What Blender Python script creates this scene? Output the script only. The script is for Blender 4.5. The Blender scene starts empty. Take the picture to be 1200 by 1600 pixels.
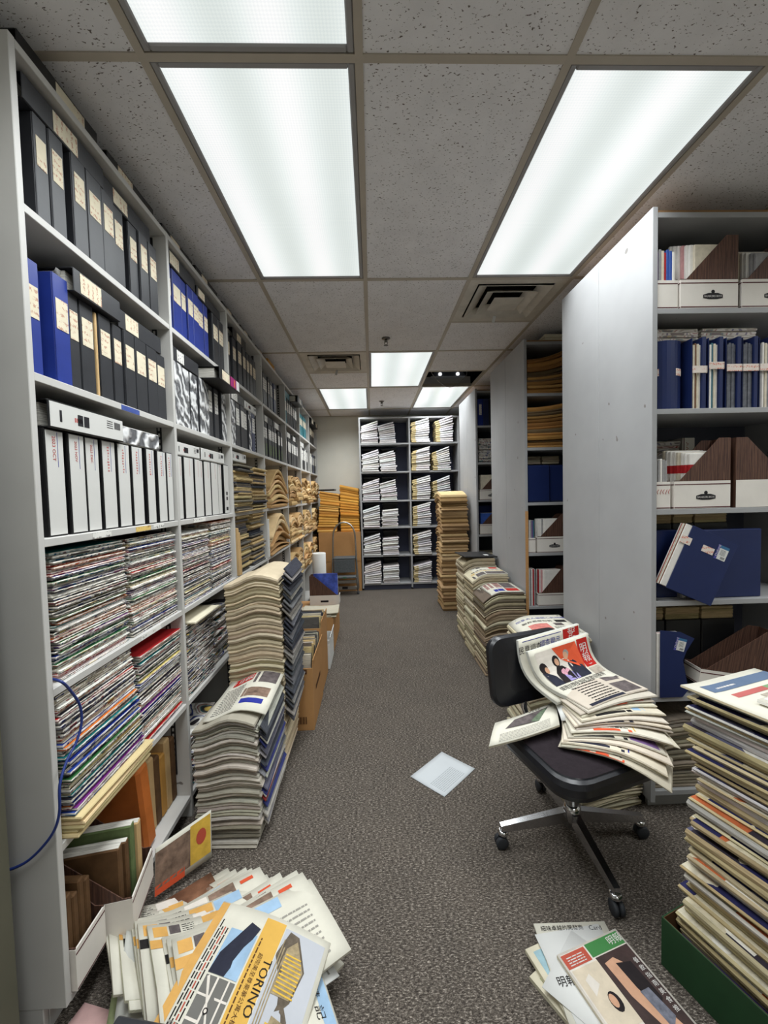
import bpy, math, random
from mathutils import Vector, Matrix, Euler
random.seed(7)
scene = bpy.context.scene
COL = scene.collection
PI = math.pi

# ------------------------------------------------------------------ camera
cam_data = bpy.data.cameras.new('camera')
cam_data.sensor_fit = 'HORIZONTAL'
cam_data.sensor_width = 36.0
cam_data.lens = 36.0 * 645.78 / 1200.0
cam_data.clip_start = 0.02
cam = bpy.data.objects.new('camera', cam_data)
COL.objects.link(cam)
_p, _y, _r = -0.0435678, 0.0286961, -0.0238744
_f = Vector((math.sin(_y) * math.cos(_p), math.cos(_y) * math.cos(_p), math.sin(_p)))
_rt = Vector((math.cos(_y), -math.sin(_y), 0))
_up = _rt.cross(_f)
_rt2 = _rt * math.cos(_r) + _up * math.sin(_r)
_up2 = _rt2.cross(_f)
cam.matrix_world = Matrix(((_rt2.x, _up2.x, -_f.x, 0.0), (_rt2.y, _up2.y, -_f.y, 0.0),
                           (_rt2.z, _up2.z, -_f.z, 1.43), (0, 0, 0, 1)))
scene.camera = cam

# ------------------------------------------------------------------ world, exposure, lamps
world = bpy.data.worlds.new('world'); scene.world = world
world.use_nodes = True
world.node_tree.nodes['Background'].inputs[0].default_value = (0.9, 0.95, 1.0, 1)
world.node_tree.nodes['Background'].inputs[1].default_value = 0.02
vs = scene.view_settings
vs.view_transform = 'Standard'; vs.look = 'None'; vs.gamma = 1.0; vs.use_curve_mapping = False
vs.exposure = 0.0
LAMP_POWER = 17.8          # watts of each ceiling troffer
CEIL = 2.675               # height of the suspended ceiling
GX0, GY0 = -0.0053, 1.2375 # an intersection of the ceiling grid
# (column, row) cells of the 0.61 x 1.22 m ceiling grid that hold a troffer
LIGHTS = [(-1, -1), (-1, 0), (1, 0), (0, 2), (-1, 3), (1, 3), (1, -3), (3, -1)]  # last two are unseen panels added to brighten the shelf fronts
for (ci, cj) in LIGHTS:
    ld = bpy.data.lights.new('troffer_lamp', 'AREA')
    ld.shape = 'RECTANGLE'; ld.size = 0.54; ld.size_y = 1.14
    ld.spread = math.radians(140); ld.energy = LAMP_POWER; ld.color = (0.94, 0.985, 1.0)
    lo = bpy.data.objects.new('troffer_lamp', ld); COL.objects.link(lo)
    lo.location = (GX0 + (ci + 0.5) * 0.61, GY0 + (cj + 0.5) * 1.22, CEIL - 0.012)

# ------------------------------------------------------------------ helpers
def lin(c):
    c = c / 255.0
    return c / 12.92 if c <= 0.04045 else ((c + 0.055) / 1.055) ** 2.4
def rgb(r, g, b): return (lin(r), lin(g), lin(b), 1.0)

class N:
    """tiny node-tree helper"""
    def __init__(self, name):
        m = bpy.data.materials.new(name); m.use_nodes = True
        self.m = m; self.t = m.node_tree
        self.b = self.t.nodes['Principled BSDF']
    def n(self, typ, **kw):
        x = self.t.nodes.new(typ)
        for k, v in kw.items():
            if k.startswith('i_'): x.inputs[int(k[2:]) if k[2:].isdigit() else k[2:].replace('_', ' ')].default_value = v
            else: setattr(x, k, v)
        return x
    def l(self, a, b): self.t.links.new(a, b)
    def set(self, rough=None, spec=None, metal=None, col=None):
        if rough is not None: self.b.inputs['Roughness'].default_value = rough
        if spec is not None: self.b.inputs['Specular IOR Level'].default_value = spec
        if metal is not None: self.b.inputs['Metallic'].default_value = metal
        if col is not None: self.b.inputs['Base Color'].default_value = col
    def coord(self, out='Object', scale=(1, 1, 1), rot=(0, 0, 0), rnd=False):
        tc = self.n('ShaderNodeTexCoord'); mp = self.n('ShaderNodeMapping')
        mp.inputs['Scale'].default_value = scale; mp.inputs['Rotation'].default_value = rot
        self.l(tc.outputs[out], mp.inputs['Vector'])
        if rnd:
            oi = self.n('ShaderNodeObjectInfo'); ml = self.n('ShaderNodeMath', operation='MULTIPLY'); ml.inputs[1].default_value = 97.0
            self.l(oi.outputs['Random'], ml.inputs[0])
            va = self.n('ShaderNodeVectorMath', operation='ADD')
            self.l(tc.outputs[out], va.inputs[0]); self.l(ml.outputs[0], va.inputs[1]); self.l(va.outputs[0], mp.inputs['Vector'])
        return mp.outputs[0]
    def noise(self, vec, scale=5, detail=2, rough=.5):
        x = self.n('ShaderNodeTexNoise'); x.inputs['Scale'].default_value = scale
        x.inputs['Detail'].default_value = detail; x.inputs['Roughness'].default_value = rough
        self.l(vec, x.inputs['Vector']); return x
    def ramp(self, fac, stops, interp='LINEAR'):
        r = self.n('ShaderNodeValToRGB'); cr = r.color_ramp; cr.interpolation = interp
        while len(cr.elements) < len(stops): cr.elements.new(0.5)
        for e, (p, c) in zip(cr.elements, stops): e.position = p; e.color = c
        self.l(fac, r.inputs[0]); return r.outputs[0]
    def mix(self, fac, a, b, mode='MIX'):
        x = self.n('ShaderNodeMix', data_type='RGBA', blend_type=mode)
        for s, v in ((x.inputs[0], fac), (x.inputs[6], a), (x.inputs[7], b)):
            if isinstance(v, (int, float)): s.default_value = v
            elif isinstance(v, tuple): s.default_value = v
            else: self.l(v, s)
        return x.outputs[2]
    def base(self, c): self.l(c, self.b.inputs['Base Color'])
    def bump(self, h, strength=.3, dist=.002):
        b = self.n('ShaderNodeBump'); b.inputs['Strength'].default_value = strength; b.inputs['Distance'].default_value = dist
        self.l(h, b.inputs['Height']); self.l(b.outputs[0], self.b.inputs['Normal'])

MATS = {}
def mat(name, col, rough=.6, spec=.3, metal=0.0, var=0.0, scale=6.0, bump=0.0, bscale=80.0, stretch=(1, 1, 1)):
    """plain procedural material: colour with soft noise variation and fine relief"""
    if name in MATS: return MATS[name]
    k = N(name); k.set(rough, spec, metal, col)
    v = None
    if var:
        v = k.coord(scale=stretch)
        nz = k.noise(v, scale, 4, .6)
        lo = tuple(c * (1 - var) for c in col[:3]) + (1,); hi = tuple(min(1, c * (1 + var)) for c in col[:3]) + (1,)
        k.base(k.ramp(nz.outputs[0], [(.3, lo), (.7, hi)]))
    if bump:
        v = v or k.coord(scale=stretch)
        k.bump(k.noise(v, bscale, 3).outputs[0], bump)
    MATS[name] = k.m
    return k.m

class MB:
    """mesh builder: collects geometry with material slots"""
    def __init__(self): self.v = []; self.f = []; self.mi = []; self.mats = []; self.sm = []
    def slot(self, m):
        if m not in self.mats: self.mats.append(m)
        return self.mats.index(m)
    def add(self, vs, fs, m, smooth=False, M=None):
        o = len(self.v); s = self.slot(m)
        self.v += [tuple(M @ Vector(p)) if M is not None else tuple(p) for p in vs]
        for f in fs: self.f.append(tuple(i + o for i in f)); self.mi.append(s); self.sm.append(smooth)
    def box(self, a, b, m, M=None):
        (x0, y0, z0), (x1, y1, z1) = a, b
        vs = [(x0, y0, z0), (x1, y0, z0), (x1, y1, z0), (x0, y1, z0), (x0, y0, z1), (x1, y0, z1), (x1, y1, z1), (x0, y1, z1)]
        self.add(vs, [(0, 3, 2, 1), (4, 5, 6, 7), (0, 1, 5, 4), (1, 2, 6, 5), (2, 3, 7, 6), (3, 0, 4, 7)], m, M=M)
    def cbox(self, a, b, m, c=.002, M=None):
        """box with chamfered edges"""
        (x0, y0, z0), (x1, y1, z1) = a, b
        vs = []; idx = {}
        for ix, x in ((0, x0), (1, x1)):
            for iy, y in ((0, y0), (1, y1)):
                for iz, z in ((0, z0), (1, z1)):
                    sx, sy, sz = (1 - 2 * ix) * c, (1 - 2 * iy) * c, (1 - 2 * iz) * c
                    for ax, p in ((0, (x, y + sy, z + sz)), (1, (x + sx, y, z + sz)), (2, (x + sx, y + sy, z))):
                        idx[(ix, iy, iz, ax)] = len(vs); vs.append(p)
        g = lambda i, j, k, a_: idx[(i, j, k, a_)]
        fs = []
        fs += [(g(0, 0, 0, 0), g(0, 0, 1, 0), g(0, 1, 1, 0), g(0, 1, 0, 0)), (g(1, 0, 0, 0), g(1, 1, 0, 0), g(1, 1, 1, 0), g(1, 0, 1, 0)),
               (g(0, 0, 0, 1), g(1, 0, 0, 1), g(1, 0, 1, 1), g(0, 0, 1, 1)), (g(0, 1, 0, 1), g(0, 1, 1, 1), g(1, 1, 1, 1), g(1, 1, 0, 1)),
               (g(0, 0, 0, 2), g(0, 1, 0, 2), g(1, 1, 0, 2), g(1, 0, 0, 2)), (g(0, 0, 1, 2), g(1, 0, 1, 2), g(1, 1, 1, 2), g(0, 1, 1, 2))]
        for i in (0, 1):
            for j in (0, 1):
                fs += [(g(i, j, 0, 0), g(i, j, 1, 0), g(i, j, 1, 1), g(i, j, 0, 1)),
                       (g(i, 0, j, 0), g(i, 1, j, 0), g(i, 1, j, 2), g(i, 0, j, 2)),
                       (g(0, i, j, 1), g(1, i, j, 1), g(1, i, j, 2), g(0, i, j, 2))]
                for k_ in (0, 1): fs.append((g(i, j, k_, 0), g(i, j, k_, 1), g(i, j, k_, 2)))
        self.add(vs, fs, m, M=M)
    def prism(self, poly, axis, a, b, m, M=None):
        """extrude a 2-D polygon; axis 'x': poly is (y,z); 'y': (x,z); 'z': (x,y)"""
        def P(p, t): return {'x': (t, p[0], p[1]), 'y': (p[0], t, p[1]), 'z': (p[0], p[1], t)}[axis]
        n = len(poly)
        vs = [P(p, a) for p in poly] + [P(p, b) for p in poly]
        fs = [tuple(range(n)), tuple(range(2 * n - 1, n - 1, -1))] + [(i, (i + 1) % n, n + (i + 1) % n, n + i) for i in range(n)]
        self.add(vs, fs, m, M=M)
    def tube(self, pts, r, m, seg=8, cap=True, M=None, smooth=True):
        pts = [Vector(p) for p in pts]; n = len(pts)
        rr = r if isinstance(r, (list, tuple)) else [r] * n
        vs = []; prev = None
        for i, p in enumerate(pts):
            t = (pts[min(i + 1, n - 1)] - pts[max(i - 1, 0)]).normalized()
            if prev is None:
                a = Vector((0, 0, 1)) if abs(t.z) < .9 else Vector((1, 0, 0))
                u = t.cross(a).normalized()
            else: u = (prev - t * prev.dot(t)).normalized()
            prev = u; w = t.cross(u)
            for k in range(seg):
                an = 2 * PI * k / seg
                vs.append(p + (u * math.cos(an) + w * math.sin(an)) * rr[i])
        fs = [(i * seg + k, i * seg + (k + 1) % seg, (i + 1) * seg + (k + 1) % seg, (i + 1) * seg + k) for i in range(n - 1) for k in range(seg)]
        self.add(vs, fs, m, smooth, M=M)
        if cap:
            self.add([vs[k] for k in range(seg)], [tuple(range(seg - 1, -1, -1))], m, M=M)
            self.add([vs[(n - 1) * seg + k] for k in range(seg)], [tuple(range(seg))], m, M=M)
    def lathe(self, prof, m, seg=16, M=None, smooth=True):
        vs = []; n = len(prof)
        for (r, z) in prof:
            for k in range(seg): a = 2 * PI * k / seg; vs.append((r * math.cos(a), r * math.sin(a), z))
        fs = [(i * seg + k, i * seg + (k + 1) % seg, (i + 1) * seg + (k + 1) % seg, (i + 1) * seg + k) for i in range(n - 1) for k in range(seg)]
        fs += [tuple(range(seg - 1, -1, -1)), tuple(range((n - 1) * seg, n * seg))]
        self.add(vs, fs, m, smooth, M=M)
    def mesh(self, name):
        me = bpy.data.meshes.new(name); me.from_pydata(self.v, [], self.f)
        for m in self.mats: me.materials.append(m)
        me.polygons.foreach_set('material_index', self.mi)
        me.polygons.foreach_set('use_smooth', self.sm)
        me.update(); return me
    def build(self, name, parent=None, loc=(0, 0, 0), rot=(0, 0, 0)):
        return obj(name, self.mesh(name), parent, loc, rot)

def obj(name, me, parent=None, loc=(0, 0, 0), rot=(0, 0, 0)):
    o = bpy.data.objects.new(name, me); COL.objects.link(o)
    o.location = loc; o.rotation_euler = rot
    if parent is not None: o.parent = parent
    return o
def empty(name, loc=(0, 0, 0), rot=(0, 0, 0)):
    o = bpy.data.objects.new(name, None); COL.objects.link(o); o.empty_display_size = .05
    o.location = loc; o.rotation_euler = rot; return o
def tag(o, label, cat, group=None, kind=None):
    o['label'] = label; o['category'] = cat
    if group: o['group'] = group
    if kind: o['kind'] = kind
    return o
def struct(o, label=None):
    o['kind'] = 'structure'
    if label: o['label'] = label
    return o

_txt = {}
def text_geo(s, size=1.0, align='CENTER'):
    """flat triangles of a string, in its own xy plane"""
    k = (s, align)
    if k not in _txt:
        cu = bpy.data.curves.new('t', 'FONT'); cu.body = s; cu.align_x = align; cu.align_y = 'CENTER'; cu.resolution_u = 2
        o = bpy.data.objects.new('t', cu); COL.objects.link(o)
        dg = bpy.context.evaluated_depsgraph_get(); ev = o.evaluated_get(dg); me = ev.to_mesh()
        _txt[k] = ([tuple(v.co) for v in me.vertices], [tuple(p.vertices) for p in me.polygons])
        ev.to_mesh_clear(); bpy.data.objects.remove(o); bpy.data.curves.remove(cu)
    vs, fs = _txt[k]
    return [(x * size, y * size, 0) for x, y, z in vs], fs

# ------------------------------------------------------------------ materials
def m_ceiling():
    k = N('ceiling_tile'); k.set(.9, .1)
    v = k.coord(rnd=True)
    st = k.coord(scale=(1.0, 1.7, 1.0), rot=(0, 0, .6), rnd=True)
    a = k.noise(st, 95, 2, .6); b = k.noise(v, 9, 3, .6)
    fl = k.ramp(a.outputs[0], [(.32, (0, 0, 0, 1)), (.37, (1, 1, 1, 1))])
    body = k.ramp(b.outputs[0], [(.3, rgb(226, 225, 227)), (.7, rgb(236, 235, 237))])
    k.base(k.mix(fl, rgb(112, 104, 100), body)); k.bump(a.outputs[0], .4, .002)
    return k.m
def m_carpet(name, ang):
    k = N(name); k.set(.97, .05)
    v = k.coord(out='Object', scale=(1, 2.6, 1), rot=(0, 0, ang))
    v2 = k.coord(out='Object')
    a = k.noise(v, 85, 4, .8); b = k.noise(v2, 4, 4, .6); c = k.noise(v, 200, 2, .7)
    col = k.ramp(a.outputs[0], [(.32, rgb(34, 31, 29)), (.45, rgb(76, 70, 65)), (.55, rgb(106, 99, 92)), (.68, rgb(192, 183, 172))])
    col = k.mix(.4, col, k.ramp(b.outputs[0], [(.3, (.6, .6, .6, 1)), (.7, (1.0, .97, .93, 1))]), 'MULTIPLY')
    col = k.mix(.6, col, k.ramp(c.outputs[0], [(.36, (.3, .3, .3, 1)), (.62, (1.5, 1.48, 1.46, 1))]), 'MULTIPLY')
    k.base(col); k.bump(c.outputs[0], .6, .004)
    return k.m
def m_shelf(name, lo, hi):
    k = N(name); k.set(.5, .3)
    v = k.coord()
    a = k.noise(v, 2.5, 3, .6); b = k.noise(v, 260, 2)
    col = k.ramp(a.outputs[0], [(.3, lo), (.7, hi)])
    sp = k.noise(v, 14, 2, .5)
    col = k.mix(k.ramp(sp.outputs[0], [(.245, (1, 1, 1, 1)), (.255, (0, 0, 0, 1))]), col, rgb(120, 115, 110))
    k.base(col); k.bump(b.outputs[0], .08, .001)
    return k.m
M_TILE = m_ceiling()
M_CARPET = [m_carpet('carpet_lengthwise', 0.0), m_carpet('carpet_crosswise', PI / 2)]
M_SHELF = m_shelf('grey_laminate', rgb(186, 184, 180), rgb(198, 196, 192))
M_PANEL = m_shelf('pale_grey_laminate', rgb(154, 154, 155), rgb(164, 164, 165))
M_TEE = mat('painted_tee', rgb(180, 171, 157), .5, .3, var=.06)
M_WALL = mat('wall_paint', rgb(220, 218, 208), .8, .2, var=.04, scale=3, bump=.1, bscale=160)
M_PLENUM = mat('plenum_concrete', rgb(40, 38, 38), .9, .1, var=.2)
M_BLACK = mat('black_vinyl', rgb(46, 47, 51), .42, .4, var=.12, scale=18, bump=.12, bscale=30)
M_BLACKD = mat('black_plastic', rgb(22, 22, 24), .4, .4, var=.1)
M_WHITE = mat('white_paper', rgb(216, 216, 213), .75, .15, var=.03, scale=8)
M_CREAM = mat('cream_paper', rgb(222, 214, 190), .8, .1, var=.06, scale=14)
M_KRAFT = mat('kraft_paper', rgb(196, 164, 118), .75, .15, var=.1, scale=9, bump=.06, bscale=60)
M_CARTON = mat('corrugated_board', rgb(176, 132, 86), .8, .15, var=.07, scale=5, bump=.08, bscale=40)
M_CHROME = mat('chrome', rgb(200, 200, 202), .16, .5, 1.0, var=.04)
M_STEEL = mat('brushed_steel', rgb(172, 172, 170), .35, .5, 1.0, var=.1, scale=30)
M_RUBBER = mat('grey_rubber', rgb(48, 50, 54), .6, .3, var=.1)
M_INK = mat('black_ink', rgb(38, 36, 36), .8, .1, var=.2, scale=40)
M_RED = mat('red_ink', rgb(178, 40, 34), .75, .15, var=.1, scale=30)
M_BLUEINK = mat('blue_ink', rgb(44, 52, 140), .75, .15, var=.1, scale=30)
M_NAVY = mat('navy_card', rgb(25, 38, 82), .38, .4, var=.08, scale=7)
M_WOODG = None
def m_woodgrain():
    k = N('woodgrain_print'); k.set(.55, .3)
    v = k.coord(scale=(1, 1, .12))
    w = k.n('ShaderNodeTexWave', wave_type='BANDS', bands_direction='X'); w.inputs['Scale'].default_value = 28; w.inputs['Distortion'].default_value = 9
    w.inputs['Detail'].default_value = 3; w.inputs['Detail Scale'].default_value = 1.6
    k.l(v, w.inputs['Vector'])
    v2 = k.coord(scale=(1, 1, .06)); nz = k.noise(v2, 170, 3, .7)
    c1 = k.ramp(w.outputs[1], [(.1, rgb(66, 44, 38)), (.6, rgb(88, 60, 50)), (1, rgb(104, 74, 60))])
    k.base(k.mix(.5, c1, k.ramp(nz.outputs[0], [(.35, rgb(52, 36, 32)), (.65, rgb(104, 76, 62))])))
    return k.m
M_WOODG = m_woodgrain()
# ------------------------------------------------------------------ room shell
XL, XR, YN, YB, ZT = -1.262, 2.86, -2.45, 6.63, 3.15
b = MB(); b.box((XL - .1, YN - .1, -.12), (XR + .1, YB + .1, -.008), mat('floor_screed', rgb(60, 56, 52), .9, .1, var=.1)); floor = struct(b.build('floor'), 'dark grey flecked carpet-tile floor')
def wall(name, a, c_):
    b = MB(); b.box(a, c_, M_WALL); return struct(b.build(name))
wall('wall_left', (XL - .1, YN - .1, -.008), (XL, YB + .1, ZT))
wall('wall_right', (XR, YN - .1, -.008), (XR + .1, YB + .1, ZT))
wall('wall_back', (XL, YB, -.008), (XR, YB + .1, ZT))
wall('wall_front', (XL, YN - .1, -.008), (XR, YN, ZT))
b = MB(); b.box((XL - .1, YN - .1, ZT), (XR + .1, YB + .1, ZT + .1), M_PLENUM)
ceil = struct(b.build('ceiling'), 'suspended ceiling of fissured grey tiles in a taupe grid')
b = MB(); b.box((XL, YB - .012, 0), (-.17, YB, .09), mat('rubber_base', rgb(60, 58, 58), .6, .3, var=.05)); struct(b.build('baseboard_back'))
# door frame standing just left of the camera, nearest to the shelving
b = MB()
b.cbox((-1.262, .93, -.0), (-.905, 1.0, 2.1), mat('olive_frame_paint', rgb(92, 90, 76), .55, .3, var=.05), .004)
struct(b.build('trim_1'), 'olive grey painted door frame beside the shelving end panel')

# carpet tiles
TS = .61; i = 0
meshes = []
for q in range(2):
    b = MB(); b.box((-TS / 2, -TS / 2, -.008), (TS / 2, TS / 2, 0), M_CARPET[q]); meshes.append(b.mesh('carpet_tile'))
for ix in range(int((XR - XL) / TS) + 1):
    for iy in range(int((YB - YN) / TS) + 1):
        x0, y0 = XL + ix * TS + TS / 2, YN + iy * TS + TS / 2
        if x0 + TS / 2 > XR + .02 or y0 + TS / 2 > YB + .05: pass
        o = obj('carpet_tile', meshes[(ix + iy) % 2], floor, (x0, y0, 0))

# suspended ceiling: grid tees and tiles
CW, CL = .61, 1.22
def gx(i): return GX0 + i * CW
def gy(j): return GY0 + j * CL
imin, imax, jmin, jmax = -2, 4, -3, 4
b = MB()
b.box((-.012, -CL / 2, -.001), (.012, CL / 2, .003), M_TEE); b.box((-.0015, -CL / 2, .003), (.0015, CL / 2, .035), M_TEE)
main_tee = b.mesh('main_tee')
b = MB()
b.box((-CW / 2 + .012, -.012, -.001), (CW / 2 - .012, .012, .003), M_TEE); b.box((-CW / 2 + .012, -.0015, .003), (CW / 2 - .012, .0015, .035), M_TEE)
cross_tee = b.mesh('cross_tee')
def tile_mesh(w, l):
    b = MB(); b.cbox((-w / 2 + .008, -l / 2 + .008, .003), (w / 2 - .008, l / 2 - .008, .018), M_TILE, .003); return b.mesh('ceiling_tile')
T_FULL, T_HALF = tile_mesh(CW, CL), tile_mesh(CW, CL / 2)
VENTS = {(-1, 2), (1, 1)}
for i in range(imin, imax + 2):
    if gx(i) > XL + .01 and gx(i) < XR:
        for j in range(jmin, jmax + 1):
            ya, yb = gy(j), min(gy(j + 1), YB)
            o = obj('main_tee', main_tee, ceil, (gx(i), (ya + yb) / 2, CEIL)); o.scale.y = (yb - ya) / CL
for i in range(imin, imax + 1):
    xa, xb = max(gx(i), XL), min(gx(i + 1), XR)
    for j in range(jmin, jmax + 1):
        ya, yb = gy(j), min(gy(j + 1), YB)
        if ya > YN: o = obj('cross_tee', cross_tee, ceil, ((xa + xb) / 2, ya, CEIL)); o.scale.x = (xb - xa - .024) / (CW - .024)
        if (i, j) in LIGHTS: continue
        halves = (i, j) in VENTS or (i, j) == (1, 2)
        if not halves:
            o = obj('ceiling_tile', T_FULL, ceil, ((xa + xb) / 2, (ya + yb) / 2, CEIL)); o.scale = ((xb - xa) / CW, (yb - ya) / CL, 1)
        else:
            obj('cross_tee', cross_tee, ceil, ((xa + xb) / 2, ya + CL / 2, CEIL))
            near_half = (i, j) == (1, 2)         # the far half of this cell is open
            obj('ceiling_tile', T_HALF, ceil, ((xa + xb) / 2, ya + (CL * .25 if near_half else CL * .75), CEIL))
# wall angle
b = MB()
b.box((XL, YB - .022, -.001), (XR, YB, .003), M_TEE); obj('wall_angle', b.mesh('wall_angle'), ceil, (0, 0, CEIL))
b = MB(); b.box((XL, YN, -.001), (XL + .022, YB - .022, .003), M_TEE); obj('wall_angle', b.mesh('wall_angle'), ceil, (0, 0, CEIL))

# fluorescent troffers
def m_diffuser():
    k = N('prismatic_diffuser'); k.set(.3, .3, col=(0, 0, 0, 1))
    v = k.coord()
    w = k.n('ShaderNodeTexWave', wave_type='BANDS', bands_direction='X', wave_profile='SIN')
    w.inputs['Scale'].default_value = 1.12; w.inputs['Distortion'].default_value = 0.0; w.inputs['Phase Offset'].default_value = PI / 2
    k.l(v, w.inputs['Vector'])
    # two tubes glow through the prisms
    col = k.ramp(w.outputs[1], [(0, rgb(226, 233, 229)), (.5, rgb(240, 246, 243)), (1, rgb(255, 255, 254))])
    nz = k.noise(k.coord(scale=(1, .4, 1)), 3.0, 2)
    col = k.mix(.35, col, k.ramp(nz.outputs[0], [(.3, (.86, .88, .88, 1)), (.7, (1.05, 1.05, 1.05, 1))]), 'MULTIPLY')
    chk = k.n('ShaderNodeTexChecker'); chk.inputs['Scale'].default_value = 150
    chk.inputs['Color1'].default_value = (1, 1, 1, 1); chk.inputs['Color2'].default_value = (.93, .94, .95, 1)
    k.l(k.coord(rot=(0, 0, PI / 4)), chk.inputs['Vector'])
    col = k.mix(1.0, col, chk.outputs[0], 'MULTIPLY')
    k.l(col, k.b.inputs['Emission Color']); k.b.inputs['Emission Strength'].default_value = 1.0
    return k.m
M_DIFF = m_diffuser()
M_FRAME = mat('troffer_frame', rgb(150, 148, 148), .45, .4, var=.04)
b = MB()
for (a, c_) in (((-.293, -.598, 0), (-.272, .598, .02)), ((.272, -.598, 0), (.293, .598, .02)), ((-.272, -.598, 0), (.272, -.577, .02)), ((-.272, .577, 0), (.272, .598, .02))):
    b.cbox(a, c_, M_FRAME, .004)
fr_me = b.mesh('frame')
b = MB(); b.box((-.272, -.577, .006), (.272, .577, .010), M_DIFF); df_me = b.mesh('diffuser')
b = MB(); b.box((-.29, -.59, .03), (.29, .59, .12), mat('troffer_housing', rgb(190, 190, 190), .5, .3, var=.03)); hs_me = b.mesh('housing')
LL = {(-1, -1): 'lit ceiling light nearest the camera at the top edge above the left shelving', (-1, 0): 'lit ceiling light panel above the tall left shelving, second from the camera',
      (1, 0): 'lit ceiling light panel beside the near right grey end panel', (0, 2): 'lit ceiling light panel in the middle column, beyond the sprinkler head',
      (-1, 3): 'far lit ceiling light panel over the left side near the back wall', (1, 3): 'far lit ceiling light panel just behind the open ceiling gap',
      (1, -3): 'added unseen ceiling light panel behind the camera on the right side', (3, -1): 'added ceiling light panel out of view beyond the right foreground stack'}
for (ci, cj) in LIGHTS:
    e = empty('ceiling_light', (gx(ci) + CW / 2, gy(cj) + CL / 2, CEIL))
    tag(e, LL[(ci, cj)], 'ceiling light', 'fluorescent ceiling light panels')
    obj('frame', fr_me, e); obj('diffuser', df_me, e); obj('housing', hs_me, e)

# square air diffusers
M_VENT = mat('vent_enamel', rgb(196, 190, 178), .5, .3, var=.12, scale=10)
M_THROAT = mat('vent_throat', rgb(26, 24, 23), .9, .1, var=.2)  # near-black colour for the vent interior and stem
def pyramid_ring(b, ro, ri, zo, zi, m, t=.004):
    """sloping square ring (louvre)"""
    o = [(-ro, -ro, zo), (ro, -ro, zo), (ro, ro, zo), (-ro, ro, zo)]; n_ = [(-ri, -ri, zi), (ri, -ri, zi), (ri, ri, zi), (-ri, ri, zi)]
    o2 = [(x, y, z + t) for x, y, z in o]; n2 = [(x, y, z + t) for x, y, z in n_]
    fs = []
    for i in range(4):
        j = (i + 1) % 4
        fs += [(i, j, 4 + j, 4 + i), (8 + i, 12 + i, 12 + j, 8 + j), (i, 8 + i, 8 + j, j), (4 + i, 4 + j, 12 + j, 12 + i)]
    b.add(o + n_ + o2 + n2, fs, m)
def vent(loc, label, flag):
    e = empty('air_vent', loc); tag(e, label, 'air vent', 'square ceiling air vents')
    b = MB(); pyramid_ring(b, .293, .235, 0, .004, M_VENT); b.build('frame', e)
    b = MB(); b.box((-.235, -.235, .09), (.235, .235, .094), M_THROAT)
    for s in ((-.235, -.235, .235, -.232), (-.235, .232, .235, .235), (-.235, -.235, -.232, .235), (.232, -.235, .235, .235)):
        b.box((s[0], s[1], .008), (s[2], s[3], .09), M_THROAT)
    b.build('throat', e)
    for ro, ri, z in ((.228, .158, -.006), (.160, .098, -.010)):
        b = MB(); pyramid_ring(b, ro, ri, z, z + .04, M_VENT); b.build('louvre', e)
    b = MB(); b.add([(-.095, -.095, -.012), (.095, -.095, -.012), (.095, .095, -.012), (-.095, .095, -.012), (0, 0, .012)], [(0, 3, 2, 1), (0, 1, 4), (1, 2, 4), (2, 3, 4), (3, 0, 4)], M_VENT); b.build('centre_plate', e)
    b = MB(); b.box((-.006, -.012, -.0), (.006, .012, .09), M_THROAT); b.build('stem', e)
    b = MB(); b.box((-.014, .16, -.05), (.006, .165, .0), M_WHITE, M=Matrix.Rotation(.25, 4, 'Y') @ Matrix.Translation((0, .05, 0))); b.build('paper_streamer', e)
vent((gx(-1) + CW / 2, gy(2) + .305, CEIL), 'square louvred air vent in the ceiling over the left shelving', 0)
vent((gx(1) + CW / 2, gy(1) + .305, CEIL), 'dusty square louvred air vent in the ceiling by the right grey panels', 1)

# sprinkler heads
M_DCHR = mat('dull_chrome', rgb(112, 110, 108), .3, .5, 1.0, var=.1)
def sprinkler(x, y, label):
    e = empty('sprinkler_head', (x, y, CEIL)); tag(e, label, 'sprinkler', 'ceiling sprinkler heads')
    b = MB(); b.lathe([(.034, .003), (.034, -.003), (.022, -.010), (.014, -.012)], M_DCHR, 20); b.build('escutcheon', e)
    b = MB(); b.lathe([(.012, -.010), (.012, -.022), (.008, -.03)], M_DCHR, 12)
    for s in (-1, 1): b.tube([(s * .010, 0, -.02), (s * .014, 0, -.035), (s * .004, 0, -.052)], .0025, M_DCHR, 6)
    b.build('body', e)
    b = MB(); b.lathe([(.018, -.053), (.019, -.056), (.004, -.058)], M_DCHR, 14); b.build('deflector', e)
sprinkler(.145, 3.37, 'chrome sprinkler head on the ceiling tile before the middle light')
sprinkler(.165, 5.62, 'small far chrome sprinkler head on the ceiling near the back shelf')

# opening left by the missing tile: exposed fixture and loose cables
oy = gy(2) + CL * .75
e = empty('emergency_light', (gx(1) + .30, oy + .17, CEIL + .07)); tag(e, 'exposed twin-bulb fixture in the open ceiling gap above the shelves', 'light fixture')
b = MB(); b.prism([(-.2, 0), (.2, 0), (.15, .06), (-.15, .06)], 'y', -.05, .05, mat('dark_enamel', rgb(66, 70, 78), .4, .4, var=.1)); b.build('body', e)
M_BULB = N('lit_bulb'); M_BULB.set(.3, col=(0, 0, 0, 1)); M_BULB.b.inputs['Emission Color'].default_value = (1, 1, 1, 1); M_BULB.b.inputs['Emission Strength'].default_value = 2.0; M_BULB = M_BULB.m
for sx in (-.1, .1):
    b = MB(); b.lathe([(.004, -.018), (.016, -.012), (.02, 0), (.016, .012), (.004, .018)], M_BULB, 10, M=Matrix.Translation((sx, -.06, .02))); b.build('bulb', e)
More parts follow.
